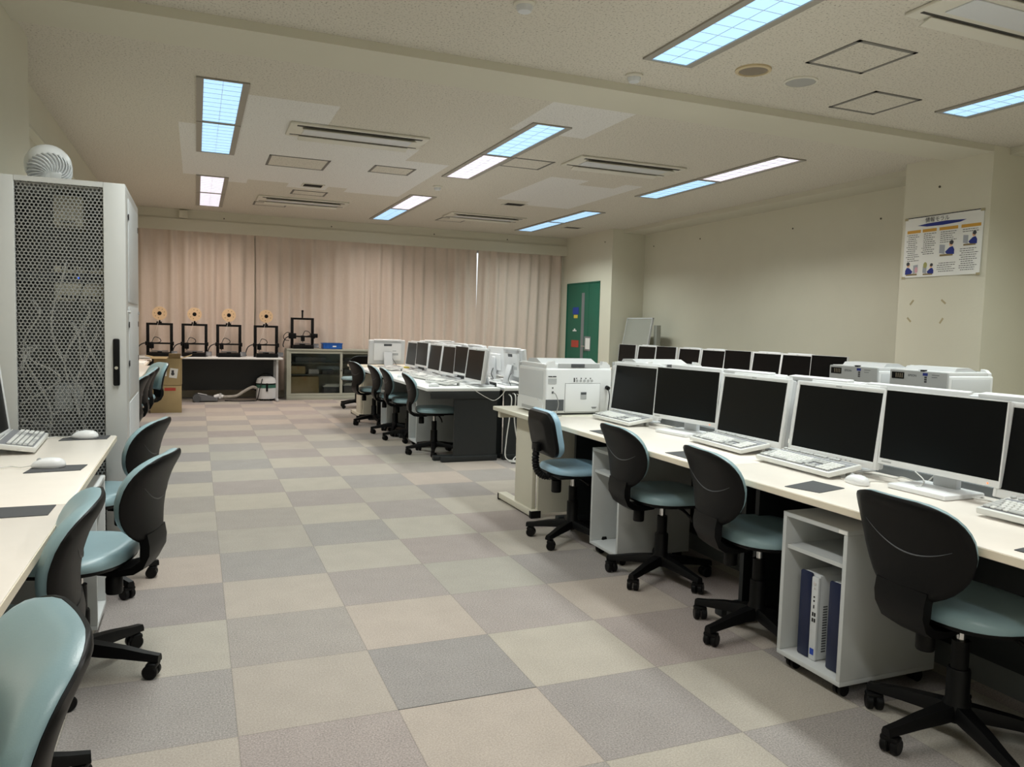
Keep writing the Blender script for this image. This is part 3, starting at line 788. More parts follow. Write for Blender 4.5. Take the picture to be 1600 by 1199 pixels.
def chair_b():
    t = thing('office_chair', '', 'chair')
    base_parts(t)
    MB().box(-.17, .09, -.055, .055, .385, .41, .006).build('mechanism', 'black', t)
    m = MB(); n = 32; rings = []
    for k, z in [(.3, .424), (.9, .424), (.985, .432), (1, .445), (.96, .46), (.85, .468), (.5, .472), (.2, .472)]:
        pts = []
        for i in range(n):
            a = 2*PI*i/n; c, s = math.cos(a), math.sin(a); e = 2/3.2
            x = .205*abs(c)**e*(1 if c > 0 else -1)*k; y = .21*abs(s)**e*(1 if s > 0 else -1)*k
            pts.append((x+.02, y, z-.012*max(0, x/.2)**2))
        rings.append(m.ring(pts))
    m.skin(rings); m.build('seat', 'vinylb', t, ang=50)
    MB().box(-.17, .21, -.18, .18, .408, .426, .008).build('seat_pan', 'black', t)
    tilt = Matrix.Translation((-.205, 0, .66)) @ Euler((0, R(-12), 0)).to_matrix().to_4x4()
    def rr_poly(w, h, r, n=6):
        pts = []
        for cx, cy, a0 in ((w-r, h-r, 0), (-w+r, h-r, 90), (-w+r, -h+r, 180), (w-r, -h+r, 270)):
            for k in range(n+1): a = R(a0+90*k/n); pts.append((cx+r*math.cos(a), cy+r*math.sin(a)))
        return pts
    def slab_back(layers, name, m_):
        m = MB(); rs = []
        for x, sc in layers:
            rs.append(m.ring([tilt @ Vector((x + .12*(y*sc)**2*2, y*sc, z*sc)) for y, z in rr_poly(.185, .135, .075)]))
        m.skin(rs); return m.build(name, m_, t, ang=50)
    slab_back([(-.042, .62), (-.040, .72), (-.026, .86), (-.018, .98), (.0, 1.0)], 'backrest_shell', 'black')
    slab_back([(.001, 1.01), (.02, 1.03), (.038, .97), (.048, .85), (.052, .5)], 'back_cushion', 'vinylb')
    m = MB(); pts = []
    P = [(-.245, 0, .57), (-.25, 0, .50), (-.238, 0, .44), (-.20, 0, .405), (-.15, 0, .397)]
    m.tube(P, .02, 10, 10, rr=lambda q: .021 + .0035*math.sin(q*2*PI*16)); m.build('bellows', 'black', t, ang=30)
    MB().box(-.262, -.228, -.04, .04, .555, .60, .006).build('back_bracket', 'black', t)
    MB().lathe([(.001, .30), (.028, .30), (.03, .305), (.03, .37), (.02, .38), (.001, .392)], 16, 'z', (-.11, 0, 0)).build('tension_knob', 'black', t)
    MB().tube([(.0, -.05, .395), (.0, -.14, .392), (.01, -.2, .375)], .007, 8).build('lever', 'black', t)
    return t
CH = Maker(chair_a())
G = 'office chairs with teal seats and round black backs'
def place(x, y, deg, label, base=None, group=G):
    o = CH((x, y, 0), R(deg), label, group)
    if base is not None:
        for c in o.children:
            if c.name.split('.')[0] == 'leg': c.rotation_euler = (0, 0, R(base-deg))
    return o
# right island: the hub positions and turn of each chair
place(2.11, -.77, -3+33-33, 'teal office chair with black round back at the lower right, nearest on the right', 33)
place(2.08, .135, -8, 'teal office chair just left of the cart with two computers', 44)
place(2.10, .90, -4, 'teal office chair just right of the empty cart in the right island', 63)
# middle island
place(2.07, 4.92, -8, 'teal office chair at the near end of the middle island beside the dark end panel', 36)
place(2.06, 5.88, -6, 'teal office chair in the middle island, second from its near end')
place(2.04, 6.42, -3, 'teal office chair in the middle island, third from its near end')
place(1.98, 7.31, 8, 'teal office chair at the far end of the middle island, back to the aisle', 55)
place(2.15, 9.3, 100, 'teal office chair mostly hidden behind the farthest chair of the middle island')
# left row
place(-.59, -1.155, 199, 'teal office chair at the lower left corner, cut by the frame')
place(-.665, -.15, 183, 'teal office chair at the left, second from the viewer', 8)
place(-.50, .61, 165, 'teal office chair at the left with its seat and round black back fully visible', 50)
place(-.56, 1.60, 166, 'teal office chair close to the right side of the server rack', 19)
place(-.80, 4.60, 176, 'teal office chair beyond the server rack, nearest of four')
place(-.78, 5.16, 180, 'teal office chair beyond the server rack, second of four')
place(-.77, 5.75, 184, 'teal office chair beyond the server rack, third of four')
place(-.72, 6.55, 205, 'teal office chair beyond the server rack, farthest of four, next to the cardboard boxes')
place(5.75, 8.3, 20, 'office chair whose black back peeks out left of the leaning board')
cb = chair_b(); cb.location = (1.985, 1.69, 0); cb.rotation_euler = (0, 0, R(-2)); cb['label'] = 'small blue office chair with a square back and ribbed arm at the printer table'

# ------------------------------------------------------------------ monitors (screen faces -X, origin on the desk)
def rr_frame(m, w, h, b, bb, d0, d1, bev=.004):
    """bezel ring: outer w x h centred on y, z from 0..h, thickness along x"""
    m.box(d0, d1, -w/2, -w/2+b, 0, h, bev); m.box(d0, d1, w/2-b, w/2, 0, h, bev)
    m.box(d0, d1, -w/2+b*.5, w/2-b*.5, h-b, h, bev); m.box(d0, d1, -w/2+b*.5, w/2-b*.5, 0, bb, bev)
def tiltm(o, a): return Matrix.Translation(o) @ Matrix.Rotation(a, 4, 'Y')
def xf(m, mt): bmesh.ops.transform(m.bm, matrix=mt, verts=m.bm.verts); return m
def aio():
    t = thing('all_in_one_computer', '', 'computer')
    mt = tiltm((-.025, 0, .036), R(7)); w, h = .505, .332
    m = MB(); rr_frame(m, w, h, .019, .03, 0, .022); xf(m, mt).build('bezel', 'wplast', t)
    m = MB(); m.box(.004, .012, -w/2+.018, w/2-.018, .028, h-.018); xf(m, mt).build('screen', 'screen', t, ang=0)
    m = MB(); m.box(.018, .048, -w/2+.003, w/2-.003, .004, h-.003, .008); xf(m, mt).build('back_cover', 'wplast2', t)
    m = MB(); m.box(.046, .075, -.19, .19, .055, h-.035, .012); xf(m, mt).build('rear_housing', 'wplast', t)
    m = MB(); m.box(.073, .079, -.055, .055, h-.075, h-.045, .004); xf(m, mt).build('handle', 'dgplast', t)
    m = MB(); m.box(.026, .072, -.19, .19, h-.008, h+.012, .004); xf(m, mt).build('top_ledge', 'wplast', t)
    m = MB(); m.box(.074, .0755, .07, .15, .13, .16).box(.074, .0755, .07, .12, .185, .195); xf(m, mt).build('label', 'gplast', t, ang=0)
    m = MB(); m.box(-.001, .001, -.016, .016, h-.013, h-.007); xf(m, mt).build('logo', 'gplast', t, ang=0)
    m = MB()
    for k in range(4): m.box(-.001, .001, -.05-.025*k, -.042-.025*k, .012, .018)
    xf(m, mt).build('button', 'gplast', t, ang=0)
    # stand: inclined rear leg and flat foot
    m = MB(); m.cbox((.11, 0, .10), (.014, .12, .21), .004, (0, R(-16), 0)); m.build('stand_leg', 'wplast2', t)
    MB().box(-.0, .17, -.12, .12, .001, .012, .004).build('stand_foot', 'wplast2', t)
    MB().tube([(.09, .06, .12), (.13, .09, .06), (.12, .13, .006), (.15, .2, .006)], .003, 6).build('cable', 'cableb', t)
    return t
def center_monitor():
    t = thing('monitor', '', 'monitor')
    mt = tiltm((-.03, 0, .068), R(4)); w, h = .510, .300
    m = MB(); m.box(0, .012, -w/2, w/2, 0, .024, .003); m.box(.001, .012, -w/2, -w/2+.006, .02, h, .001).box(.001, .012, w/2-.006, w/2, .02, h, .001).box(.001, .012, -w/2, w/2, h-.004, h, .001)
    xf(m, mt).build('bezel', 'wplast', t)
    m = MB(); m.box(.003, .012, -w/2+.005, w/2-.005, .023, h-.003); xf(m, mt).build('screen', 'screen', t, ang=0)
    m = MB(); m.box(.010, .034, -w/2, w/2, 0, h, .006); m.box(.032, .055, -.15, .15, .05, .23, .012); xf(m, mt).build('back_cover', 'wplast', t)
    MB().box(.03, .06, -.05, .05, .016, .26, .006).box(.025, .045, -.05, .05, .10, .24, .004).build('stand_neck', 'wplast2', t)
    MB().box(-.12, .085, -.125, .125, .0, .019, .006).build('stand_base', 'wplast', t)
    m = MB(); m.box(-.001, .001, -.215, -.21, .008, .013); xf(m, mt).build('power_light', 'ledo', t, ang=0)
    m = MB(); m.box(-.0008, .001, .19, .235, .009, .015); xf(m, mt).build('logo', 'gplast', t, ang=0)
    MB().tube([(.06, .03, .14), (.085, .045, .08), (.07, .06, .03), (.09, .09, .022), (.12, .12, .03)], .0045, 6).build('cable', 'cableb', t)
    return t
A1, C1 = Maker(aio()), Maker(center_monitor())
GA, GC = 'white all-in-one computers', 'wide monitors on stands'
XM = 2.45
A1((XM, 1.785, DZT), R(5), 'white-framed computer with its screen facing the aisle, next to the printer in the right island', GA)
C1((XM, 1.225, DZT), R(8), 'wide white monitor on a stand, second screen from the printer in the right island', GC)
A1((XM, .685, DZT), 0, 'white-framed computer between the two wide monitors of the right island, the farther one', GA)
A1((XM, .135, DZT), 0, 'white-framed computer behind the keyboard with a mouse, just left of the nearest wide monitor', GA)
C1((XM, -.385, DZT), 0, 'large wide white monitor on a stand at the right, with a small orange power light', GC)
A1((XM, -.865, DZT), 0, 'white-framed computer cut by the right edge of the frame', GA)
XB = 2.75
for k, (y, c) in enumerate([(1.55, 1), (1.0, 0), (.475, 0), (-.02, 1), (-.55, 0), (-1.1, 0)]):
    lb = 'behind the %s screen of the right island' % ('second', 'third', 'fourth', 'fifth', 'nearest', 'hidden nearest')[k]
    if c: C1((XB, y, DZT), PI, 'wide monitor with its back turned, %s' % lb, GC)
    else: A1((XB, y, DZT), PI, 'white computer with its back turned, %s' % lb, GA)
# middle island
for k, (y, c, rz) in enumerate([(4.68, 0, 0), (5.20, 1, 0), (5.72, 0, 0), (6.25, 0, 0), (6.76, 1, 0), (7.30, 0, 0)]):
    o = ('nearest', 'second', 'third', 'fourth', 'fifth', 'farthest')[k]
    if c: C1((2.46, y, DZT), R(rz), 'wide monitor facing the aisle, %s screen of the middle island' % o, GC)
    else: A1((2.40 if k == 0 else 2.46, y, DZT), R(rz), 'white-framed computer facing the aisle, %s screen of the middle island' % o, GA)
for k, (y, c) in enumerate([(4.80, 0), (5.36, 1), (5.92, 0), (6.45, 0), (6.98, 1), (7.48, 0)]):
    o = ('nearest', 'second', 'third', 'fourth', 'fifth', 'farthest')[k]
    if c: C1((2.90, y, DZT), PI, 'wide monitor seen from behind, %s of the back row of the middle island' % o, GC)
    else: A1((2.90, y, DZT), PI, 'white computer seen from behind, %s in the back row of the middle island' % o, GA)
A1((2.30, 8.05, DZT), R(-88), 'white computer with its back to the viewer at the far end of the middle island', GA)
A1((3.05, 8.15, DZT), R(-92), 'white computer seen from behind near the curtains, on the right of the far table', GA)
# row before the right wall
for k, (y, c) in enumerate([(7.56, 0), (7.02, 1), (6.48, 0), (5.95, 0), (5.43, 1), (4.92, 0), (4.42, 0), (3.93, 1), (8.1, 1)]):
    o = ('second', 'third', 'fourth', 'fifth', 'sixth', 'seventh', 'eighth', 'ninth', 'farthest')[k]
    lb = '%s from the leaning board, row before the right wall' % o if k < 8 else 'half hidden by the leaning board'
    if c: C1((6.15, y, DZT), 0, 'frameless black wide monitor, %s' % lb, GC)
    else: A1((6.15, y, DZT), 0, 'white-framed black screen, %s' % lb, GA)
# left row
A1((-.905, 1.34, DZT), PI, 'white-framed computer at the left edge of the frame, in front of the rack', GA)
A1((-.98, .35, DZT), PI, 'white-framed computer on the left desks, just outside the frame', GA)

# ------------------------------------------------------------------ keyboards, mice, mats (long side along Y, front toward -X)
def keyboard():
    t = thing('keyboard', '', 'keyboard')
    L, W = .455, .172; tl = R(-9)
    mt = Matrix.Translation((0, 0, .010)) @ Matrix.Rotation(tl, 4, 'Y')
    m = MB(); m.box(0, W, -L/2, L/2, -.003, .019, .006); xf(m, mt).build('case', 'key', t)
    m = MB(); m.box(.011, W-.032, -L/2+.010, L/2-.010, .0185, .0195).box(W-.027, W-.010, -L/2+.010, L/2-.10, .0185, .0195); xf(m, mt).build('key_well', 'keybed', t, ang=0)
    def keys(rows, name, m_):
        m = MB()
        for (x, y, w) in rows: m.box(x-.0075, x+.0075, y-w/2+.0012, y+w/2-.0012, .019, .0265, .0022, 1)
        xf(m, mt).build(name, m_, t)
    p = .019; X0 = .024; y_l = L/2-.012
    main, gk = [], []
    for r in range(5):
        x = X0 + r*.0192; y = y_l; i = 0
        ws = {0: [1.3, 1, 1.2, 1, 3.4, 1.2, 1, 1, 1, 1.9], 1: [2.2]+[1]*10+[2.6], 2: [1.8]+[1]*11+[1.9], 3: [1.5]+[1]*12+[1.3], 4: [1]*13+[1.8]}[r]
        for w in ws:
            q = (x, y-w*p/2, w*p); y -= w*p
            (gk if w > 1 or i == 0 else main).append(q); i += 1
    yn = y_l - 15.0*p
    nav = [(X0+a*.0192, yn-p*(b+.5), p) for a in (3, 4) for b in range(3)] + [(X0, yn-p*(b+.5), p) for b in range(3)] + [(X0+.0192, yn-p*1.5, p)]
    ym = yn - 3.25*p
    num = [(X0+a*.0192, ym-p*(b+.5), p) for a in range(5) for b in range(4)]
    fn = [(W-.0185, y_l-p*(k+.5+.4*(k > 0)+.4*(k > 4)+.4*(k > 8)), p) for k in range(13)] + [(W-.0185, yn-p*(b+.5), p) for b in range(3)]
    keys(main, 'letter_keys', 'key'); keys(gk, 'modifier_keys', 'keyg'); keys(nav, 'arrow_keys', 'keyg'); keys(num, 'number_pad', 'key'); keys(fn, 'function_keys', 'keyg')
    for q in (L/2-.06, -L/2+.03): MB().box(W-.03, W-.015, q, q+.03, 0, .03).build('foot', 'keyg', t, ang=0)
    MB().tube([(W, -.1, .035), (W+.03, -.12, .012), (W+.05, -.17, .003), (W+.08, -.16, .003), (W+.1, -.22, .003)], .0022, 6).build('cable', 'cablew', t)
    return t
def mouse():
    t = thing('mouse', '', 'mouse')     # nose toward +X
    m = MB(); n = 20; rings = []
    for k, z in ((.92, .0), (1.0, .006), (1.0, .012), (.93, .021), (.78, .029), (.55, .034), (.25, .0365), (.03, .037)):
        pts = []
        for i in range(n):
            a = 2*PI*i/n; c, s = math.cos(a), math.sin(a)
            pts.append((.058*abs(c)**.85*(1 if c > 0 else -1)*k - .008*(1-k), .032*abs(s)**.85*(1 if s > 0 else -1)*k, z*(1-.28*max(0, c*k)**2)))
        rings.append(m.ring(pts))
    m.skin(rings); m.build('shell', 'wplast', t, ang=60)
    MB().cyl((.03, -.004, .027), (.03, .004, .027), .009, n=12).build('wheel', 'gplast', t)
    MB().tube([(.055, 0, .008), (.09, .006, .003), (.13, -.02, .003), (.17, .01, .003), (.22, -.03, .003)], .002, 6).build('cable', 'cablew', t)
    return t
KB, MO = Maker(keyboard()), Maker(mouse())
GK, GM, GP = 'white keyboards', 'white mice', 'dark mouse mats'
KB((2.26, 1.76, DZT), 0, 'white keyboard in front of the screen next to the printer, right island', GK)
KB((2.27, .73, DZT), R(-4), 'white keyboard in front of the screen between the two wide monitors', GK)
KB((2.225, .145, DZT), R(-2), 'large white keyboard in front of the computer left of the nearest wide monitor', GK)
KB((2.24, -.92, DZT), 0, 'white keyboard cut by the right edge of the frame', GK)
KB((-.74, 1.45, DZT), PI+R(3), 'white keyboard on the left desk before the rack', GK)
MO((2.27, -.175, DZT), R(80), 'white mouse right of the large keyboard, beside a dark mat', GM)
MO((2.02, .55, DZT+.003), R(60), 'white mouse half hidden behind the chair left of the two-computer cart', GM)
MO((-.60, 1.66, DZT+.003), R(172), 'white mouse on the dark mat at the far corner of the left desk', GM)
MO((-.63, .89, DZT+.003), R(176), 'white mouse with its cable on the middle dark mat of the left desk', GM)
def mat_(poly, lb):
    m = MB(); m.prism(poly, DZT+.0002, DZT+.0025); tag(m.build('mouse_mat', 'pad', ang=0), lb, 'mouse mat', GP)
mat_([(1.94, -.145), (1.985, -.275), (2.145, -.235), (2.135, -.085)], 'dark mouse mat beside the large keyboard of the right island')
mat_([(1.95, 1.44), (1.95, 1.22), (2.11, 1.24), (2.11, 1.47)], 'dark mouse mat in front of the farther wide monitor, right island')
mat_([(1.94, .66), (1.94, .45), (2.10, .45), (2.10, .68)], 'dark mouse mat mostly hidden behind the chair left of the two-computer cart')
mat_([(1.955, -1.02), (1.96, -1.17), (2.12, -1.15), (2.12, -1.0)], 'dark mouse mat at the right edge of the frame')
mat_([(-.70, 1.60), (-.505, 1.62), (-.50, 1.735), (-.69, 1.72)], 'dark mouse mat at the far corner of the left desk')
mat_([(-.695, .79), (-.515, .81), (-.505, .925), (-.68, .93)], 'middle dark mouse mat of the left desk')
mat_([(-.80, .085), (-.51, .095), (-.508, .225), (-.80, .225)], 'larger dark mat at the joint of the two left desks')
# middle island keyboards and papers
KB((2.06, 4.86, DZT), R(12), 'white keyboard at the near end of the middle island, its cable hanging down', GK)
KB((2.09, 5.62, DZT), R(6), 'white keyboard in the middle island, second from its near end', GK)
KB((2.10, 6.2, DZT), R(-4), 'white keyboard in the middle island, third from its near end', GK)
KB((2.10, 7.2, DZT), R(3), 'white keyboard in the middle island, farthest from the viewer', GK)
MO((1.96, 4.58, DZT), R(20), 'white mouse at the near end of the middle island', GM)
MO((1.98, 5.86, DZT), R(-20), 'white mouse in the middle island beside the second keyboard', GM)
rnd = random.Random(11)
for k, (x, y, a) in enumerate([(1.97, 5.3, 10), (2.0, 6.0, -20), (1.98, 6.55, 15), (2.05, 6.85, 40), (2.0, 7.5, -10)]):
    m = MB(); m.cbox((x, y, DZT+.001), (.21, .297, .0015), 0, (0, 0, R(a)))
    tag(m.build('paper_sheet', 'paper', ang=0), 'sheet of white paper on the middle island, %s from the near end' % ('first', 'second', 'third', 'fourth', 'fifth')[k], 'paper', 'papers on the middle island')
for k, (y, a) in enumerate([(4.95, 0), (5.95, 3), (6.5, 0)]):
    KB((3.2, y, DZT), PI+R(a), 'white keyboard on the far side of the middle island, %s' % ('nearest', 'middle', 'farthest')[k], GK)
tag(MB().box(2.42, 2.52, 7.62, 7.72, DZT, DZT+.02, .003).build('note_block', 'yellow'), 'small yellow note block at the far end of the middle island', 'note block')

# loose cables
def cable(pts, r, m, lb, sub=8):
    q = MB(); q.tube(pts, r, 6, sub); tag(q.build('cable', m), lb, 'cable', 'loose cables')
cable([(2.30, 4.62, .705), (2.28, 4.45, .706), (2.30, 4.385, .68), (2.42, 4.375, .61), (2.50, 4.375, .585), (2.58, 4.38, .64), (2.62, 4.39, .70), (2.63, 4.45, .706)], .003, 'cablew', 'white cable looping down over the near end of the middle island')
cable([(2.66, 4.46, .64), (2.67, 4.37, .60), (2.645, 4.35, .42), (2.61, 4.33, .2), (2.60, 4.30, .04), (2.72, 4.27, .012), (2.9, 4.3, .012)], .006, 'cablew', 'leftmost white cable hanging from the near end of the middle island')
cable([(2.70, 4.46, .64), (2.71, 4.37, .62), (2.70, 4.36, .4), (2.73, 4.33, .18), (2.78, 4.3, .03), (2.68, 4.24, .012), (2.62, 4.28, .012)], .006, 'cablew', 'second white cable hanging from the near end of the middle island')
cable([(2.74, 4.46, .64), (2.76, 4.37, .60), (2.79, 4.35, .35), (2.76, 4.31, .12), (2.66, 4.27, .02), (2.74, 4.2, .012), (2.92, 4.24, .012)], .006, 'cablew', 'third white cable, curled on the floor by the middle island')
cable([(2.62, 4.22, .006), (2.75, 4.16, .006), (2.9, 4.2, .006), (3.0, 4.3, .006)], .005, 'cableb', 'black cable on the floor by the near end of the middle island')
for k, y in enumerate((1.5, .9, .38, -.08, -.55)):
    rn = random.Random(k); P = [(2.44, y+.08, .71), (2.50, y+.02, .704), (2.52, y-.06, .704), (2.48, y-.12, .72), (2.53, y-.17, .704), (2.57, y-.2, .735)]
    cable([(a+rn.uniform(-.02, .02), b, c) for a, b, c in P], .0028, 'cablew', 'white cable behind the %s keyboard spot of the right island' % ('farthest', 'second farthest', 'middle', 'second nearest', 'nearest')[k])
cable([(2.25, -.20, .703), (2.38, -.16, .703), (2.44, -.24, .703), (2.38, -.36, .724), (2.48, -.30, .726), (2.55, -.2, .74)], .0024, 'cablew', 'thin white mouse cable lying before the nearest wide monitor')

# ------------------------------------------------------------------ printers (front faces +Y, origin at the base centre)
def printer():
    t = thing('laser_printer', '', 'printer')
    w, d, h = .25, .24, .345
    m = MB(); m.box(-w, w, -d, d-.02, .012, h-.03, .016, 3); m.build('body', 'wplast', t)
    # left side cover and its bulge
    MB().box(-w-.004, -w+.01, -d+.03, d-.045, .10, h-.05, .01).build('side_cover', 'wplast2', t)
    m = MB(); m.prism([(-d+.02, .014), (d-.03, .014), (d-.03, .085), (d-.07, .105), (-d+.11, .105), (-d+.02, .07)], -w-.008, -w+.01, 'x'); m.build('side_foot', 'wplast', t, ang=20)
    MB().box(-w-.009, -w-.004, -d+.10, d-.11, .022, .045, .003).build('side_grip', 'gplast', t)
    # top: paper output deck with raised rim
    m = MB(); m.prism([(-w+.01, h-.034), (w-.01, h-.034), (w-.012, h-.012), (w-.04, h+.012), (w-.07, h+.016), (w-.075, h-.012), (-w+.075, h-.012), (-w+.07, h+.016), (-w+.04, h+.012), (-w+.012, h-.012)], -d+.012, -d+.05, 'y'); m.build('rear_rim', 'wplast', t, ang=20)
    m = MB(); m.box(-w+.012, w-.012, -d+.05, d-.03, h-.034, h-.004, .006); m.build('top_cover', 'wplast', t)
    m = MB(); m.prism([(-d+.12, h-.01), (d-.1, h-.01), (d-.13, h+.022), (-d+.22, h+.026)], -w+.03, w-.05, 'x'); m.build('output_tray', 'wplast2', t, ang=20)
    m = MB(); m.box(-.155, .155, -d+.008, -d+.014, h-.028, h-.001).build('rear_slot', 'gplast', t, ang=0)
    m = MB(); m.box(-.06, .04, -d+.004, -d+.012, h-.026, h-.002, .002).build('rear_latch', 'dgplast', t)
    # back face details
    m = MB(); b = -d-.001
    for (x0, x1, z0, z1) in [(-.105, .16, .212, .2135), (-.105, -.1035, .02, .213), (.1585, .16, .02, .213), (-.105, .16, .02, .0215)]: m.box(x0, x1, b, b+.002, z0, z1)
    m.build('rear_door_gap', 'dgplast', t, ang=0)
    m = MB(); m.box(-.103, .158, b-.003, b+.002, .0225, .2105, .002); m.build('rear_door', 'wplast', t)
    m = MB(); m.box(.01, .055, b-.0045, b-.002, .105, .155, .002).build('door_latch', 'gplast', t)
    m = MB(); m.box(.012, .053, b-.006, b-.004, .138, .153, .002).build('latch_grip', 'dgplast', t)
    m = MB(); m.box(-w+.006, -.112, b-.001, b+.002, .03, .105).build('air_vent', 'dgplast', t, ang=0)
    m = MB(); m.box(-w+.02, -w+.048, b-.0015, b+.002, .255, .262).box(-w+.052, -w+.078, b-.0015, b+.002, .255, .262).box(-.042, -.034, b-.0015, b+.002, .222, .25).box(-w+.05, -w+.058, b-.0015, b+.002, .178, .188).box(-w+.048, -w+.062, b-.0015, b+.002, .145, .16).box(.095, .135, b-.0045, b-.002, .05, .053).box(.1, .13, b-.0045, b-.002, .043, .047)
    for k in range(4): m.box(-.025+.035*k, -.018+.035*k, b-.0015, b+.002, .243, .25)
    m.build('printed_mark', 'ink', t, ang=0)
    m = MB()
    for k in range(5): 
        m.lathe([(.0001, b-.0012), (.0095, b-.0012), (.0095, b)], 10, 'y', (-.018+.028*k, 0, .23))
    m.box(-w+.02, -w+.08, b-.0012, b, .21, .245)
    m.build('diagram', 'gplast', t, ang=0)
    MB().cyl((w-.04, b, .185), (w-.04, b-.025, .18), .014, n=12).build('power_plug', 'black', t)
    MB().tube([(w-.04, b-.024, .178), (w-.035, b-.035, .12), (w-.04, b-.03, .03), (w-.03, b-.04, .004), (w+.02, b-.03, .004)], .0035, 6).build('power_cord', 'cableb', t)
    MB().tube([(-w+.055, b-.004, .152), (-w+.065, b-.03, .14), (-w+.085, b-.03, .08), (-w+.07, b-.035, .02), (-w+.06, b-.06, .004), (-w+.1, b-.05, .004)], .003, 6).build('network_cord', 'cableg', t)
    # front
    f = d-.02
    m = MB(); m.box(-w+.004, w-.004, f-.01, f+.012, .11, h-.008, .008); m.build('front_panel', 'gplast', t)
    m = MB(); m.box(-w+.01, w-.01, f-.01, f+.018, .016, .105, .008); m.build('paper_drawer', 'wplast', t)
    m = MB(); m.box(.115, .225, f+.011, f+.014, .27, .32, .003); m.build('display', 'screen', t)
    m = MB()
    for k, x in enumerate((.185, .167, .149, .131)): m.box(x-.004, x+.004, f+.0135, f+.0150, .279, .312)
    m.build('ink_gauge', 'spkb', t, ang=0)
    text('EPSON', .024, 'logo', 'dgplast', t, tframe((.045, f+.0125, .30), (-1, 0, 0), (0, 1, 0)))
    m = MB(); m.box(-.085, -.045, f+.011, f+.0135, .305, .325).build('sticker', 'blue', t, ang=0)
    m = MB()
    for k in range(3): m.box(-.08, -.06, f+.011, f+.0135, .255+.016*k, .267+.016*k)
    m.box(-.18, -.12, f+.011, f+.0135, .312, .315).box(-.165, -.12, f+.011, f+.0135, .295, .298)
    m.build('printed_label', 'ink', t, ang=0)
    m = MB(); m.box(-.055, -.02, f-.02, f+.011, h-.01, h+.002, .002).box(.0, .03, f-.06, f-.03, h-.006, h-.002, .001); m.build('top_button', 'black', t)
    MB().box(-w+.03, w-.03, -d+.03, d-.05, 0, .013).build('base', 'dgplast', t, ang=0)
    return t
PR = Maker(printer())
PR((2.262, 2.43, DZT), 0, 'white laser printer seen from behind on the beige table, nearest the aisle', 'white laser printers')
PR((3.03, 2.45, DZT), 0, 'white laser printer behind the screens, beside the printer at the aisle', 'white laser printers')
PR((5.03, 1.70, DZT), R(90), 'white laser printer in front of the poster pillar, the nearer of two', 'white laser printers')
PR((5.03, 2.31, DZT), R(90), 'white laser printer in front of the poster pillar, the farther of two', 'white laser printers')

# ------------------------------------------------------------------ server rack
t = thing('server_rack', 'tall light grey server rack with a perforated front door', 'rack', (-.735, 1.9, 0))
rw, rd, rz0, rz1 = .295, .9, .06, 1.93
MB().box(-rw, rw, .03, rd, rz1-.03, rz1, .004).box(-rw, rw, .03, rd, rz0, rz0+.03).box(-rw, -rw+.02, .03, rd, rz0, rz1-.03).box(-rw+.02, rw-.02, rd-.02, rd, rz0+.03, rz1-.03).build('body', 'rack', t, ang=30)
MB().box(rw-.02, rw, .03, rd, rz0+.03, rz1-.03).build('side_panel', 'rack', t, ang=0)
m = MB()
for z0, z1 in ((1.35, 1.88), (.85, 1.33), (.12, .83)):
    m.box(rw-.001, rw+.004, .14, rd-.10, z0, z1, .003)
m.build('side_cover', 'wplast2', t)
m = MB()
for z in (1.77, 1.22, 1.02, .5): m.box(rw+.003, rw+.006, .13, .15, z, z+.03).box(rw+.003, rw+.006, rd-.12, rd-.10, z, z+.03)
m.build('side_latch', 'black', t, ang=0)
m = MB()
for y in (.12, rd-.12): m.cyl((rw, y, 1.30), (rw+.012, y, 1.30), .009, n=12)
m.build('side_knob', 'chrome', t)
mx0, mx1, mz0, mz1 = -.177, .197, .14, 1.905
MB().box(-rw, mx0, 0, .03, rz0, rz1, .004).box(mx1, rw, 0, .03, rz0, rz1, .004).box(mx0, mx1, 0, .03, mz1, rz1).box(mx0, mx1, 0, .03, rz0, mz0).build('door_frame', 'rack', t, ang=30)
# perforated sheet: hexagonal holes
m = MB(); pw = .0178; pz = pw*.866; nr = int((mz1-mz0)/pz); nc = int((mx1-mx0)/pw)
for j in range(nr+1):
    z = mz0 + pz*(j+.5)
    for i in range(nc+1):
        x = mx0 + pw*(i+.5+.5*(j % 2))
        if x > mx1: continue
        o = m.ring([(x+pw*.5774*math.sin(PI/3*k), .012, z+pw*.5774*math.cos(PI/3*k)) for k in range(6)])
        q = m.ring([(x+pw*.41*math.sin(PI/3*k), .012, z+pw*.41*math.cos(PI/3*k)) for k in range(6)])
        for k in range(6): m._new([m.bm.faces.new((o[k], o[(k+1) % 6], q[(k+1) % 6], q[k]))])
ms = m.build('perforated_panel', 'mesh', t, ang=0)
sm = ms.modifiers.new('thickness', 'SOLIDIFY'); sm.thickness = .0016
MB().box(.235, .265, -.018, .004, .93, 1.165, .007).build('door_handle', 'black', t)
MB().cyl((.25, -.019, 1.02), (.25, -.022, 1.02), .008, n=12).build('lock', 'chrome', t)
MB().box(-rw+.02, rw-.02, .14, rd-.02, rz0+.03, rz1-.03).build('inner_back', 'rackin', t, ang=0) if 0 else None
for x in (-rw+.04, rw-.04):
    for y in (.1, rd-.08):
        MB().lathe([(.03, 0), (.03, .012), (.01, .016), (.01, .062)], 14, 'z', (x, y, 0)).build('foot', 'black', t)
m = MB()
for x in (-.25, .235): m.box(x, x+.02, .10, .14, rz0+.03, rz1-.03)
m.build('mounting_rail', 'rackin', t, ang=0)
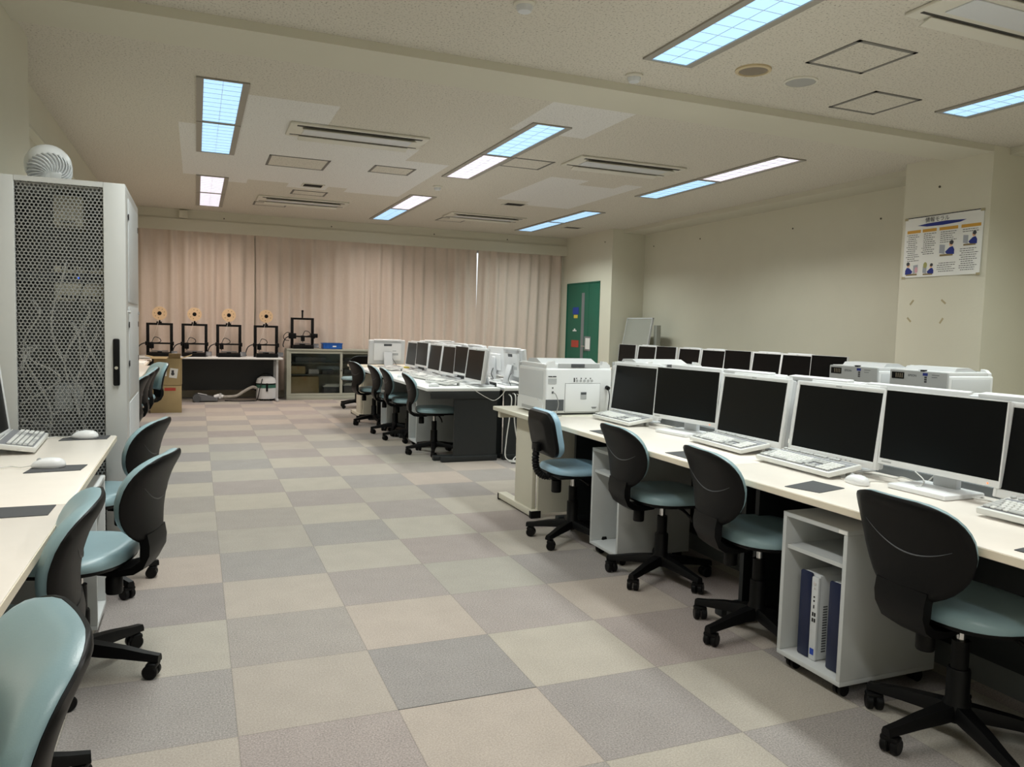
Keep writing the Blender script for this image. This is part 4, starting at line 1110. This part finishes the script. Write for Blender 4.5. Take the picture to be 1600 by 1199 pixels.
# equipment inside
def rackunit(z, h, col, lb, name='network_switch', y0=-.0, ports=0, w=.235, dep=.3, ox=0):
    u = thing(name, lb, 'network device', (-.735+ox, 2.0+y0, z))
    MB().box(-w, w, .03, .03+dep, 0, h, .003).build('case', col, u)
    if ports:
        m = MB()
        for k in range(ports): m.box(-w+.03+k*(2*w-.06)/ports, -w+.03+k*(2*w-.06)/ports+.010, .028, .0305, .012, .026)
        m.build('port', 'black', u, ang=0)
    if ports == 20: m = MB(); m.cyl((.07, .03, h*.6), (.07, .025, h*.6), .004, n=10); m.build('light', 'led', u)
rackunit(1.72, .15, 'beige', 'square beige device high inside the server rack', 'network_box', ports=5, w=.065, ox=.03)
rackunit(1.49, .03, 'beige', 'thin beige shelf device in the middle of the server rack', 'network_switch', ports=12, w=.12, ox=.085)
rackunit(1.44, .04, 'dgplast', 'dark switch with a blue light in the middle of the server rack', ports=20)
rackunit(1.35, .085, 'beige', 'beige patch panel below the dark switch in the server rack', 'patch_panel', ports=10, w=.12, ox=.085)
rackunit(.80, .12, 'silver', 'silver device low inside the server rack', 'server', w=.07, ox=.03)
rackunit(.50, .08, 'dgplast', 'dark server at the bottom of the rack', 'server')
rnd = random.Random(5)
for k in range(12):
    x = -.9+rnd.random()*.33; z0_ = rnd.choice((1.55, 1.34, 1.24, 1.12)); z1_ = rnd.uniform(.3, 1.0)
    P = [(x, 2.02, z0_), (x+rnd.uniform(-.04, .04), 1.975, z0_-.06), (x+rnd.uniform(-.1, .1), 1.97, (z0_+z1_)/2), (x+rnd.uniform(-.12, .12), 1.985, z1_), (x+rnd.uniform(-.1, .1), 2.03, z1_-.08)]
    q = MB(); q.tube([(max(-.99, min(-.5, a)), b, c) for a, b, c in P], .0045, 6, 6)
    cm = rnd.choice(('cablew', 'cablew', 'cableb', 'cablew')); tag(q.build('network_cable', cm), {'cablew': 'white', 'cableb': 'black', 'yellow': 'yellow'}[cm]+' network cable hanging inside the server rack behind the perforated door', 'cable', 'cables in the rack')

# fan on top of the rack
t = thing('circulator_fan', 'round white circulator fan on top of the server rack', 'fan', (-.825, 2.28, rz1)); t.scale = (1.13, 1.13, 1.13)
MB().lathe([(.001, 0), (.07, 0), (.072, .008), (.055, .014), (.001, .014)], 24).build('base', 'wplast', t)
ctr = Vector((0, 0, .105)); rot = Euler((R(-52), 0, R(14))).to_matrix().to_4x4(); mt = Matrix.Translation(ctr) @ rot
m = MB(); m.lathe([(.088, -.045), (.096, -.02), (.096, .01), (.09, .03), (.085, .03), (.088, .0), (.084, -.04)], 36); xf(m, mt).build('ring', 'wplast', t)
m = MB()
for k in range(26):
    a = 2*PI*k/26; pts = []
    for q in range(7):
        s = q/6; r = .09*math.cos(s*PI/2*.86); zz = -.045-.05*math.sin(s*PI/2); aa = a + s*.9
        pts.append((r*math.cos(aa), r*math.sin(aa), zz))
    m.tube(pts, .0042, 5, 1)
    pts = [(.088*(1-s/4)+.012*(s/4), 0, .03+.016*math.sin(s/4*PI/2)) for s in range(5)]
    m.tube([(r*math.cos(a+.12*i), r*math.sin(a+.12*i), z) for i, (r, _, z) in enumerate(pts)], .0022, 4, 1)
xf(m, mt).build('grille', 'wplast2', t)
m = MB(); m.lathe([(.001, -.098), (.03, -.096), (.036, -.085), (.036, -.045), (.001, -.045)], 20); m.cbox((.02, 0, -.085), (.05, .05, .03), .008); xf(m, mt).build('motor_housing', 'wplast', t)
m = MB()
for k in range(3):
    a = 2*PI*k/3
    m.grid(lambda u, v: ((.02+.06*v)*math.cos(a+(u-.5)*1.2), (.02+.06*v)*math.sin(a+(u-.5)*1.2), (u-.5)*.03-.005), 6, 5)
xf(m, mt).build('blade', 'gplast', t)
m = MB(); m.tube([(.092, 0, -.004), (.08, 0, -.09), (.04, 0, -.10), (0, 0, -.1)], .007, 8)
MB().box(-.012, .012, -.02, .02, .010, .035, .004).build('neck', 'wplast', t); m.bm.free()

# ------------------------------------------------------------------ long table with 3D printers
t = thing('long_table', 'white-topped table with dark panel under the curtains carrying four small machines', 'table', (0, 10.32, 0))
for x0, x1 in ((-1.25, 1.165),): MB().box(x0, x1, 0, .62, DZT-.03, DZT, .008).build('tabletop', 'whitetop', t)
for x in (1.06, -1.2):
    m = MB(); m.box(x, x+.035, .05, .09, .04, DZT-.03, .006).box(x, x+.035, .48, .52, .04, DZT-.03, .006).box(x, x+.04, -.0, .56, .0, .045, .01).box(x, x+.035, .02, .56, DZT-.07, DZT-.03); m.build('leg_frame', 'gplast', t)
MB().box(-1.16, 1.06, .50, .515, .15, DZT-.04).build('back_panel', 'dark', t, ang=0)
def printer3d(spool=True):
    t = thing('small_3d_printer', '', '3d printer')   # front toward -Y
    w = .165
    MB().box(-.165, .165, -.20, .2, .0, .058, .006).build('base', 'black', t)
    for s in (-1, 1): MB().box(s*w-.022, s*w+.022, -.025, .025, .0, .485, .003).build('upright', 'black', t)
    MB().box(-w-.022, w+.022, -.025, .025, .475, .508, .003).build('top_bar', 'black', t)
    MB().box(-w-.03, w+.03, -.045, -.02, .185, .21, .003).build('gantry', 'black', t)
    MB().box(-w-.035, -w+.02, -.06, .0, .165, .225, .006).box(w-.015, w+.035, -.06, .0, .165, .225, .006).build('gantry_carriage', 'black', t)
    hx = -.11 if spool else .0
    MB().box(hx-.03, hx+.03, -.10, -.04, .12, .215, .006).cyl((hx, -.07, .12), (hx, -.07, .095), .008, .003, n=10).build('print_head', 'black', t)
    MB().box(-.118, .118, -.13, .11, .075, .083, .002).build('print_bed', 'dgplast', t, ang=0)
    MB().box(-.03, .03, -.15, .15, .05, .075).build('bed_carriage', 'black', t, ang=0)
    m = MB(); m.cbox((.205, -.17, .05), (.085, .012, .085), .004, (R(-40), 0, 0)); m.build('control_screen', 'dgplast', t)
    MB().box(.14, .18, -.16, -.13, .015, .035).build('screen_arm', 'black', t, ang=0)
    MB().box(-.04, .04, -.1925, -.188, .022, .04).build('name_plate', 'gplast', t, ang=0)
    m = MB(); m.tube([(hx, -.06, .21), (hx+.04, -.05, .29), (hx+.11, -.04, .27), (hx+.12, -.03, .22), (hx+.03, -.02, .20)], .006, 6); m.build('wire_loop', 'cableb', t)
    m = MB(); m.tube([(-w-.02, -.03, .2), (-w-.07, -.05, .19), (-w-.12, -.06, .15), (-w-.15, -.07, .06), (-w-.14, -.08, .02)], .009, 6); m.build('flat_cable', 'cableb', t)
    if spool:
        MB().box(-.012, .012, -.02, .02, .50, .56).box(-.045, .03, -.02, .02, .50, .53, .004).box(-.008, .008, -.03, .05, .64, .67).box(-.01, .01, -.0, .02, .55, .66).build('spool_holder', 'black', t)
        sp = MB(); sz = .655
        for y in (-.045, .03):
            sp.lathe([(.022, y), (.103, y), (.103, y+.006), (.022, y+.006), (.022, y)], 32, 'y', (0, 0, sz), caps=False)
        so = sp.build('spool', 'spool', t)
        MB().lathe([(.03, -.04), (.088, -.04), (.088, .03), (.03, .03)], 28, 'y', (0, 0, sz)).build('filament', 'cream', so)
        m = MB()
        for k in range(9):
            a = k*2*PI/9+.3
            if k in (3, 7): continue
            m.lathe([(.0001, -.0462), (.0075, -.0462), (.0075, -.044)], 10, 'y', (.07*math.cos(a), 0, sz+.07*math.sin(a)))
        m.build('spool_hole', 'kraftd', so)
        m = MB(); m.lathe([(.0001, -.047), (.03, -.047), (.03, .04), (.0001, .04)], 16, 'y', (0, 0, sz)); m.build('hub', 'black', so)
        m = MB(); m.tube([(-.01, -.03, .55), (-.05, -.05, .4), (hx, -.07, .225)], .0018, 5); m.build('filament_strand', 'cream', t)
    else:
        MB().box(-.012, .012, -.02, .02, .50, .62).lathe([(.001, -.03), (.016, -.03), (.016, .03), (.001, .03)], 14, 'y', (0, 0, .62)).build('spool_holder', 'black', t)
        m = MB(); m.tube([(-w-.02, -.05, .25), (-w-.09, -.06, .26), (-w-.14, -.06, .20), (-w-.12, -.05, .14), (-w-.05, -.05, .13)], .006, 6); m.build('cable_loop', 'cableb', t)
        MB().box(-w-.06, -w+.06, -.08, -.02, .16, .25, .008).box(w-.04, w+.08, -.08, -.02, .18, .25, .01).build('carriage_cover', 'black', t)
    return t
P3 = Maker(printer3d())
for k, (x, rz) in enumerate([(-.635, 1), (-.14, -1), (.36, 0), (.92, 2)]):
    P3((x, 10.58, DZT), R(rz), '3D printer with a cardboard spool on top, %s on the long table' % ('leftmost of four', 'second from the left', 'third from the left', 'rightmost of four')[k], '3D printers on the long table')
p = printer3d(False); p.location = (1.52, 10.84, .842); p['label'] = 'black 3D printer without a spool on the grey glass cabinet'
# glass cabinet
t = thing('glass_cabinet', 'low grey metal cabinet with sliding glass doors under the curtains', 'cabinet', (1.25, 10.62, 0))
cw, cd, ch = 1.75, .38, .84
MB().box(0, cw, 0, cd, ch-.03, ch, .003).box(0, cw, 0, cd, 0, .06, .003).box(0, .03, .004, cd, .06, ch-.03).box(cw-.03, cw, .004, cd, .06, ch-.03).box(.03, cw-.03, cd-.02, cd, .06, ch-.03).build('body', 'cab', t, ang=30)
for z in (.40, .60): MB().box(.03, cw-.03, .07, cd-.02, z, z+.018).build('shelf', 'cabin', t, ang=0)
for x0, x1, y in ((.03, .905, .025), (.87, cw-.03, .045)):
    m = MB(); f = .04
    m.box(x0, x0+f, y-.012, y+.006, .065, ch-.035).box(x1-f, x1, y-.012, y+.006, .065, ch-.035).box(x0+f, x1-f, y-.012, y+.006, .065, .065+f).box(x0+f, x1-f, y-.012, y+.006, ch-.035-f, ch-.035)
    dr = m.build('sliding_door', 'cab', t, ang=0)
    MB().box(x0+f, x1-f, y-.004, y, .065+f, ch-.035-f).build('glass', 'glass', dr, ang=0)
    MB().cyl((x1-.02 if x0 < .5 else x0+.02, y-.012, .49), (x1-.02 if x0 < .5 else x0+.02, y-.018, .49), .012, n=12).build('lock', 'chrome', dr)
def box_(name, m_, x0, x1, y0, y1, z0, z1, lb, cat='box', tp=True):
    t = thing(name, lb, cat, ((x0+x1)/2, (y0+y1)/2, z0)); w, d_, h = (x1-x0)/2, (y1-y0)/2, z1-z0
    MB().box(-w, w, -d_, d_, 0, h, .003).build('carton', m_, t)
    if tp: MB().box(-w*.12, w*.12, -d_-.001, d_+.001, h-.06, h+.0008).build('tape_strip', 'tape', t, ang=0)
    return t
box_('cardboard_box', 'kraft', 1.31, 1.78, 10.71, 10.93, .0615, .375, 'large cardboard box on the bottom of the glass cabinet')
box_('cardboard_box', 'kraft', 1.32, 1.56, 10.72, 10.93, .42, .55, 'small cardboard box on the middle shelf of the glass cabinet')
for k, (a, b, z0_, z1_, m_) in enumerate([(1.86, 2.12, .062, .2, 'dgplast'), (2.2, 2.5, .062, .22, 'dgplast'), (1.62, 1.78, .42, .5, 'gplast'), (1.84, 2.02, .42, .49, 'dgplast'), (1.4, 1.9, .62, .70, 'dgplast'), (2.2, 2.6, .62, .69, 'dgplast'), (2.2, 2.5, .42, .5, 'dgplast')]):
    box_('storage_case', m_, a, b, 10.72, 10.92, z0_, z1_, 'grey storage case inside the glass cabinet, %s' % ('bottom, right of the large carton', 'bottom, behind the right door', 'middle shelf, right of the small carton', 'middle shelf, near the door joint', 'top shelf, left door', 'top shelf, right door', 'middle shelf, right door')[k], 'case', False)
for k, (x, z) in enumerate([(1.99, .2), (2.33, .22)]):
    m = MB()
    for q in range(3): m.cbox((x+.01*q, 10.82, z+.008+.016*q), (.26, .18, .014), .001, (0, 0, R(6*q-5)))
    tag(m.build('paper_stack', 'paper', ang=0), 'stack of white papers on a case in the %s part of the glass cabinet' % ('left', 'right')[k], 'papers')
t = thing('plastic_bin', 'small blue plastic bin on the glass cabinet', 'bin', (2.0, 10.80, .8405))
MB().box(-.16, .16, -.1, .1, 0, .006).box(-.16, -.154, -.1, .1, 0, .1).box(.154, .16, -.1, .1, 0, .1).box(-.16, .16, -.1, -.094, 0, .1).box(-.16, .16, .094, .1, 0, .1).box(-.168, .168, -.108, -.094, .085, .1).box(-.168, .168, .094, .108, .085, .1).build('body', 'bluebin', t, ang=0)
MB().box(.0, .06, -.104, -.1, .035, .055).build('label', 'paper', t, ang=0)
m = MB()
for x in (-.12, -.04, .1): m.box(x, x+.008, -.106, -.1, 0, .09)
m.build('rib', 'bluebin', t, ang=0)

# cardboard boxes and vacuum cleaner
t = thing('cardboard_box', 'lower large cardboard box on the floor beside the long table', 'box', (-.50, 9.17, 0), R(1))
MB().box(-.195, .195, -.19, .19, 0, .368, .004).build('carton', 'kraft', t)
MB().box(-.02, .12, -.1915, -.1895, .30, .34).build('printed_mark', 'red', t, ang=0)
t = thing('cardboard_box', 'upper cardboard box with open flaps and shipping labels', 'box', (-.475, 9.16, .369), R(-1))
MB().box(-.17, .17, -.175, .175, 0, .01).box(-.17, -.165, -.175, .175, 0, .37).box(.165, .17, -.175, .175, 0, .37).box(-.17, .17, -.175, -.17, 0, .37).box(-.17, .17, .17, .175, 0, .37).build('carton', 'kraft', t, ang=0)
m = MB()
m.cbox((.09, -.22, .405), (.15, .13, .004), 0, (R(-32), 0, R(8))); m.cbox((-.1, -.21, .38), (.2, .12, .004), 0, (R(12), 0, R(-4))); m.cbox((.235, 0, .39), (.14, .3, .004), 0, (0, R(-20), 0)); m.cbox((-.22, 0, .385), (.12, .3, .004), 0, (0, R(12), 0))
m.build('flap', 'kraftd', t, ang=0)
MB().box(-.165, -.01, -.178, -.1755, .13, .29).build('shipping_label', 'paper', t, ang=0)
m = MB(); m.cbox((.075, -.177, .17), (.1, .002, .13), 0, (0, R(8), 0)); m.build('shipping_label', 'paper', t, ang=0)
m = MB(); m.box(-.15, -.03, -.1795, -.178, .25, .275).box(-.15, -.06, -.1795, -.178, .20, .205).box(-.15, -.05, -.1795, -.178, .18, .184).lathe([(.0001, -.1795), (.022, -.1795), (.022, -.178)], 12, 'y', (.065, 0, .16)).box(.05, .08, -.1795, -.178, .17, .21); m.build('printed_mark', 'ink', t, ang=0)
tag(MB().box(-1.18, -.72, 8.2, 8.9, DZT, DZT+.012).build('paper_pile', 'paper', ang=0), 'pale papers on the desk at the left wall near the boxes', 'papers')
pc_desk('cream desk at the left wall next to the cardboard boxes', -1.20, -.70, 8.0, 9.6, 1)

t = thing('vacuum_cleaner', 'white canister vacuum cleaner with a green band under the long table', 'vacuum cleaner', (.93, 10.62, 0))
MB().lathe([(.001, .03), (.15, .03), (.155, .045), (.155, .22), (.001, .22)], 28).build('tank', 'wplast', t)
MB().lathe([(.157, .205), (.157, .265), (.001, .265)], 28).build('band', 'vacg', t)
MB().lathe([(.16, .265), (.16, .285), (.14, .35), (.09, .385), (.001, .39)], 28).build('motor_head', 'wplast', t)
MB().lathe([(.158, .262), (.165, .266), (.165, .278), (.158, .282)], 28).build('rim', 'black', t)
for a in (-90, 60, 180): 
    c, s = math.cos(R(a)), math.sin(R(a)); m = MB(); m.cbox((c*.163, s*.163, .22), (.03, .03, .13), .005, (0, 0, R(a))); m.build('clamp', 'black', t)
MB().tube([(-.09, 0, .36), (-.08, 0, .41), (.0, 0, .43), (.08, 0, .41), (.09, 0, .36)], .012, 8).build('handle', 'black', t)
for a in (45, 135, 225, 315): MB().lathe([(.001, 0), (.025, 0), (.03, .02), (.02, .035)], 12, 'z', (.11*math.cos(R(a)), .11*math.sin(R(a)), 0)).build('caster', 'black', t)
MB().tube([(-.15, -.06, .20), (-.22, -.1, .22), (-.34, -.12, .16), (-.45, -.14, .09), (-.56, -.15, .075), (-.66, -.15, .075)], .024, 12, 14, rr=lambda q: .023+.002*math.sin(q*200)).build('hose', 'hose', t)
m = MB(); m.prism([(-.19, .02), (-.17, .10), (-.12, .115), (.08, .085), (.17, .06), (.17, .02)], -.1, .1, 'y'); vh = m.build('floor_head', 'vhead', t, ang=25); vh.location = (-.91, -.15, 0)
MB().cyl((-.13, -.115, .06), (-.13, .115, .06), .06, n=24).build('wheel', 'dgplast', vh)
MB().tube([(.12, 0, .07), (.19, 0, .09), (.25, 0, .075)], .03, 12).build('elbow', 'wplast', vh)
MB().cyl((.20, -.02, .05), (.215, -.02, .13), .018, n=10).build('pedal', 'wplast2', vh)
m = MB(); m.cbox((-.05, -.03, .12), (.14, .03, .012), .004, (0, R(12), 0)); m.build('trim_bar', 'silver', vh)
cable([(.3, 10.5, .01), (.45, 10.42, .01), (.7, 10.44, .01), (.78, 10.5, .02), (.82, 10.45, .2), (.86, 10.47, .36)], .008, 'cableb', 'black power cord lying before the vacuum cleaner')

# ------------------------------------------------------------------ world and output settings
w = bpy.data.worlds.new('world'); SC.world = w; w.use_nodes = True
bg = w.node_tree.nodes['Background']; bg.inputs[0].default_value = (.9, .95, 1, 1); bg.inputs[1].default_value = 1.2
vs = SC.view_settings; vs.view_transform = 'Standard'; vs.look = 'None'; vs.exposure = .32; vs.gamma = 1; vs.use_curve_mapping = False
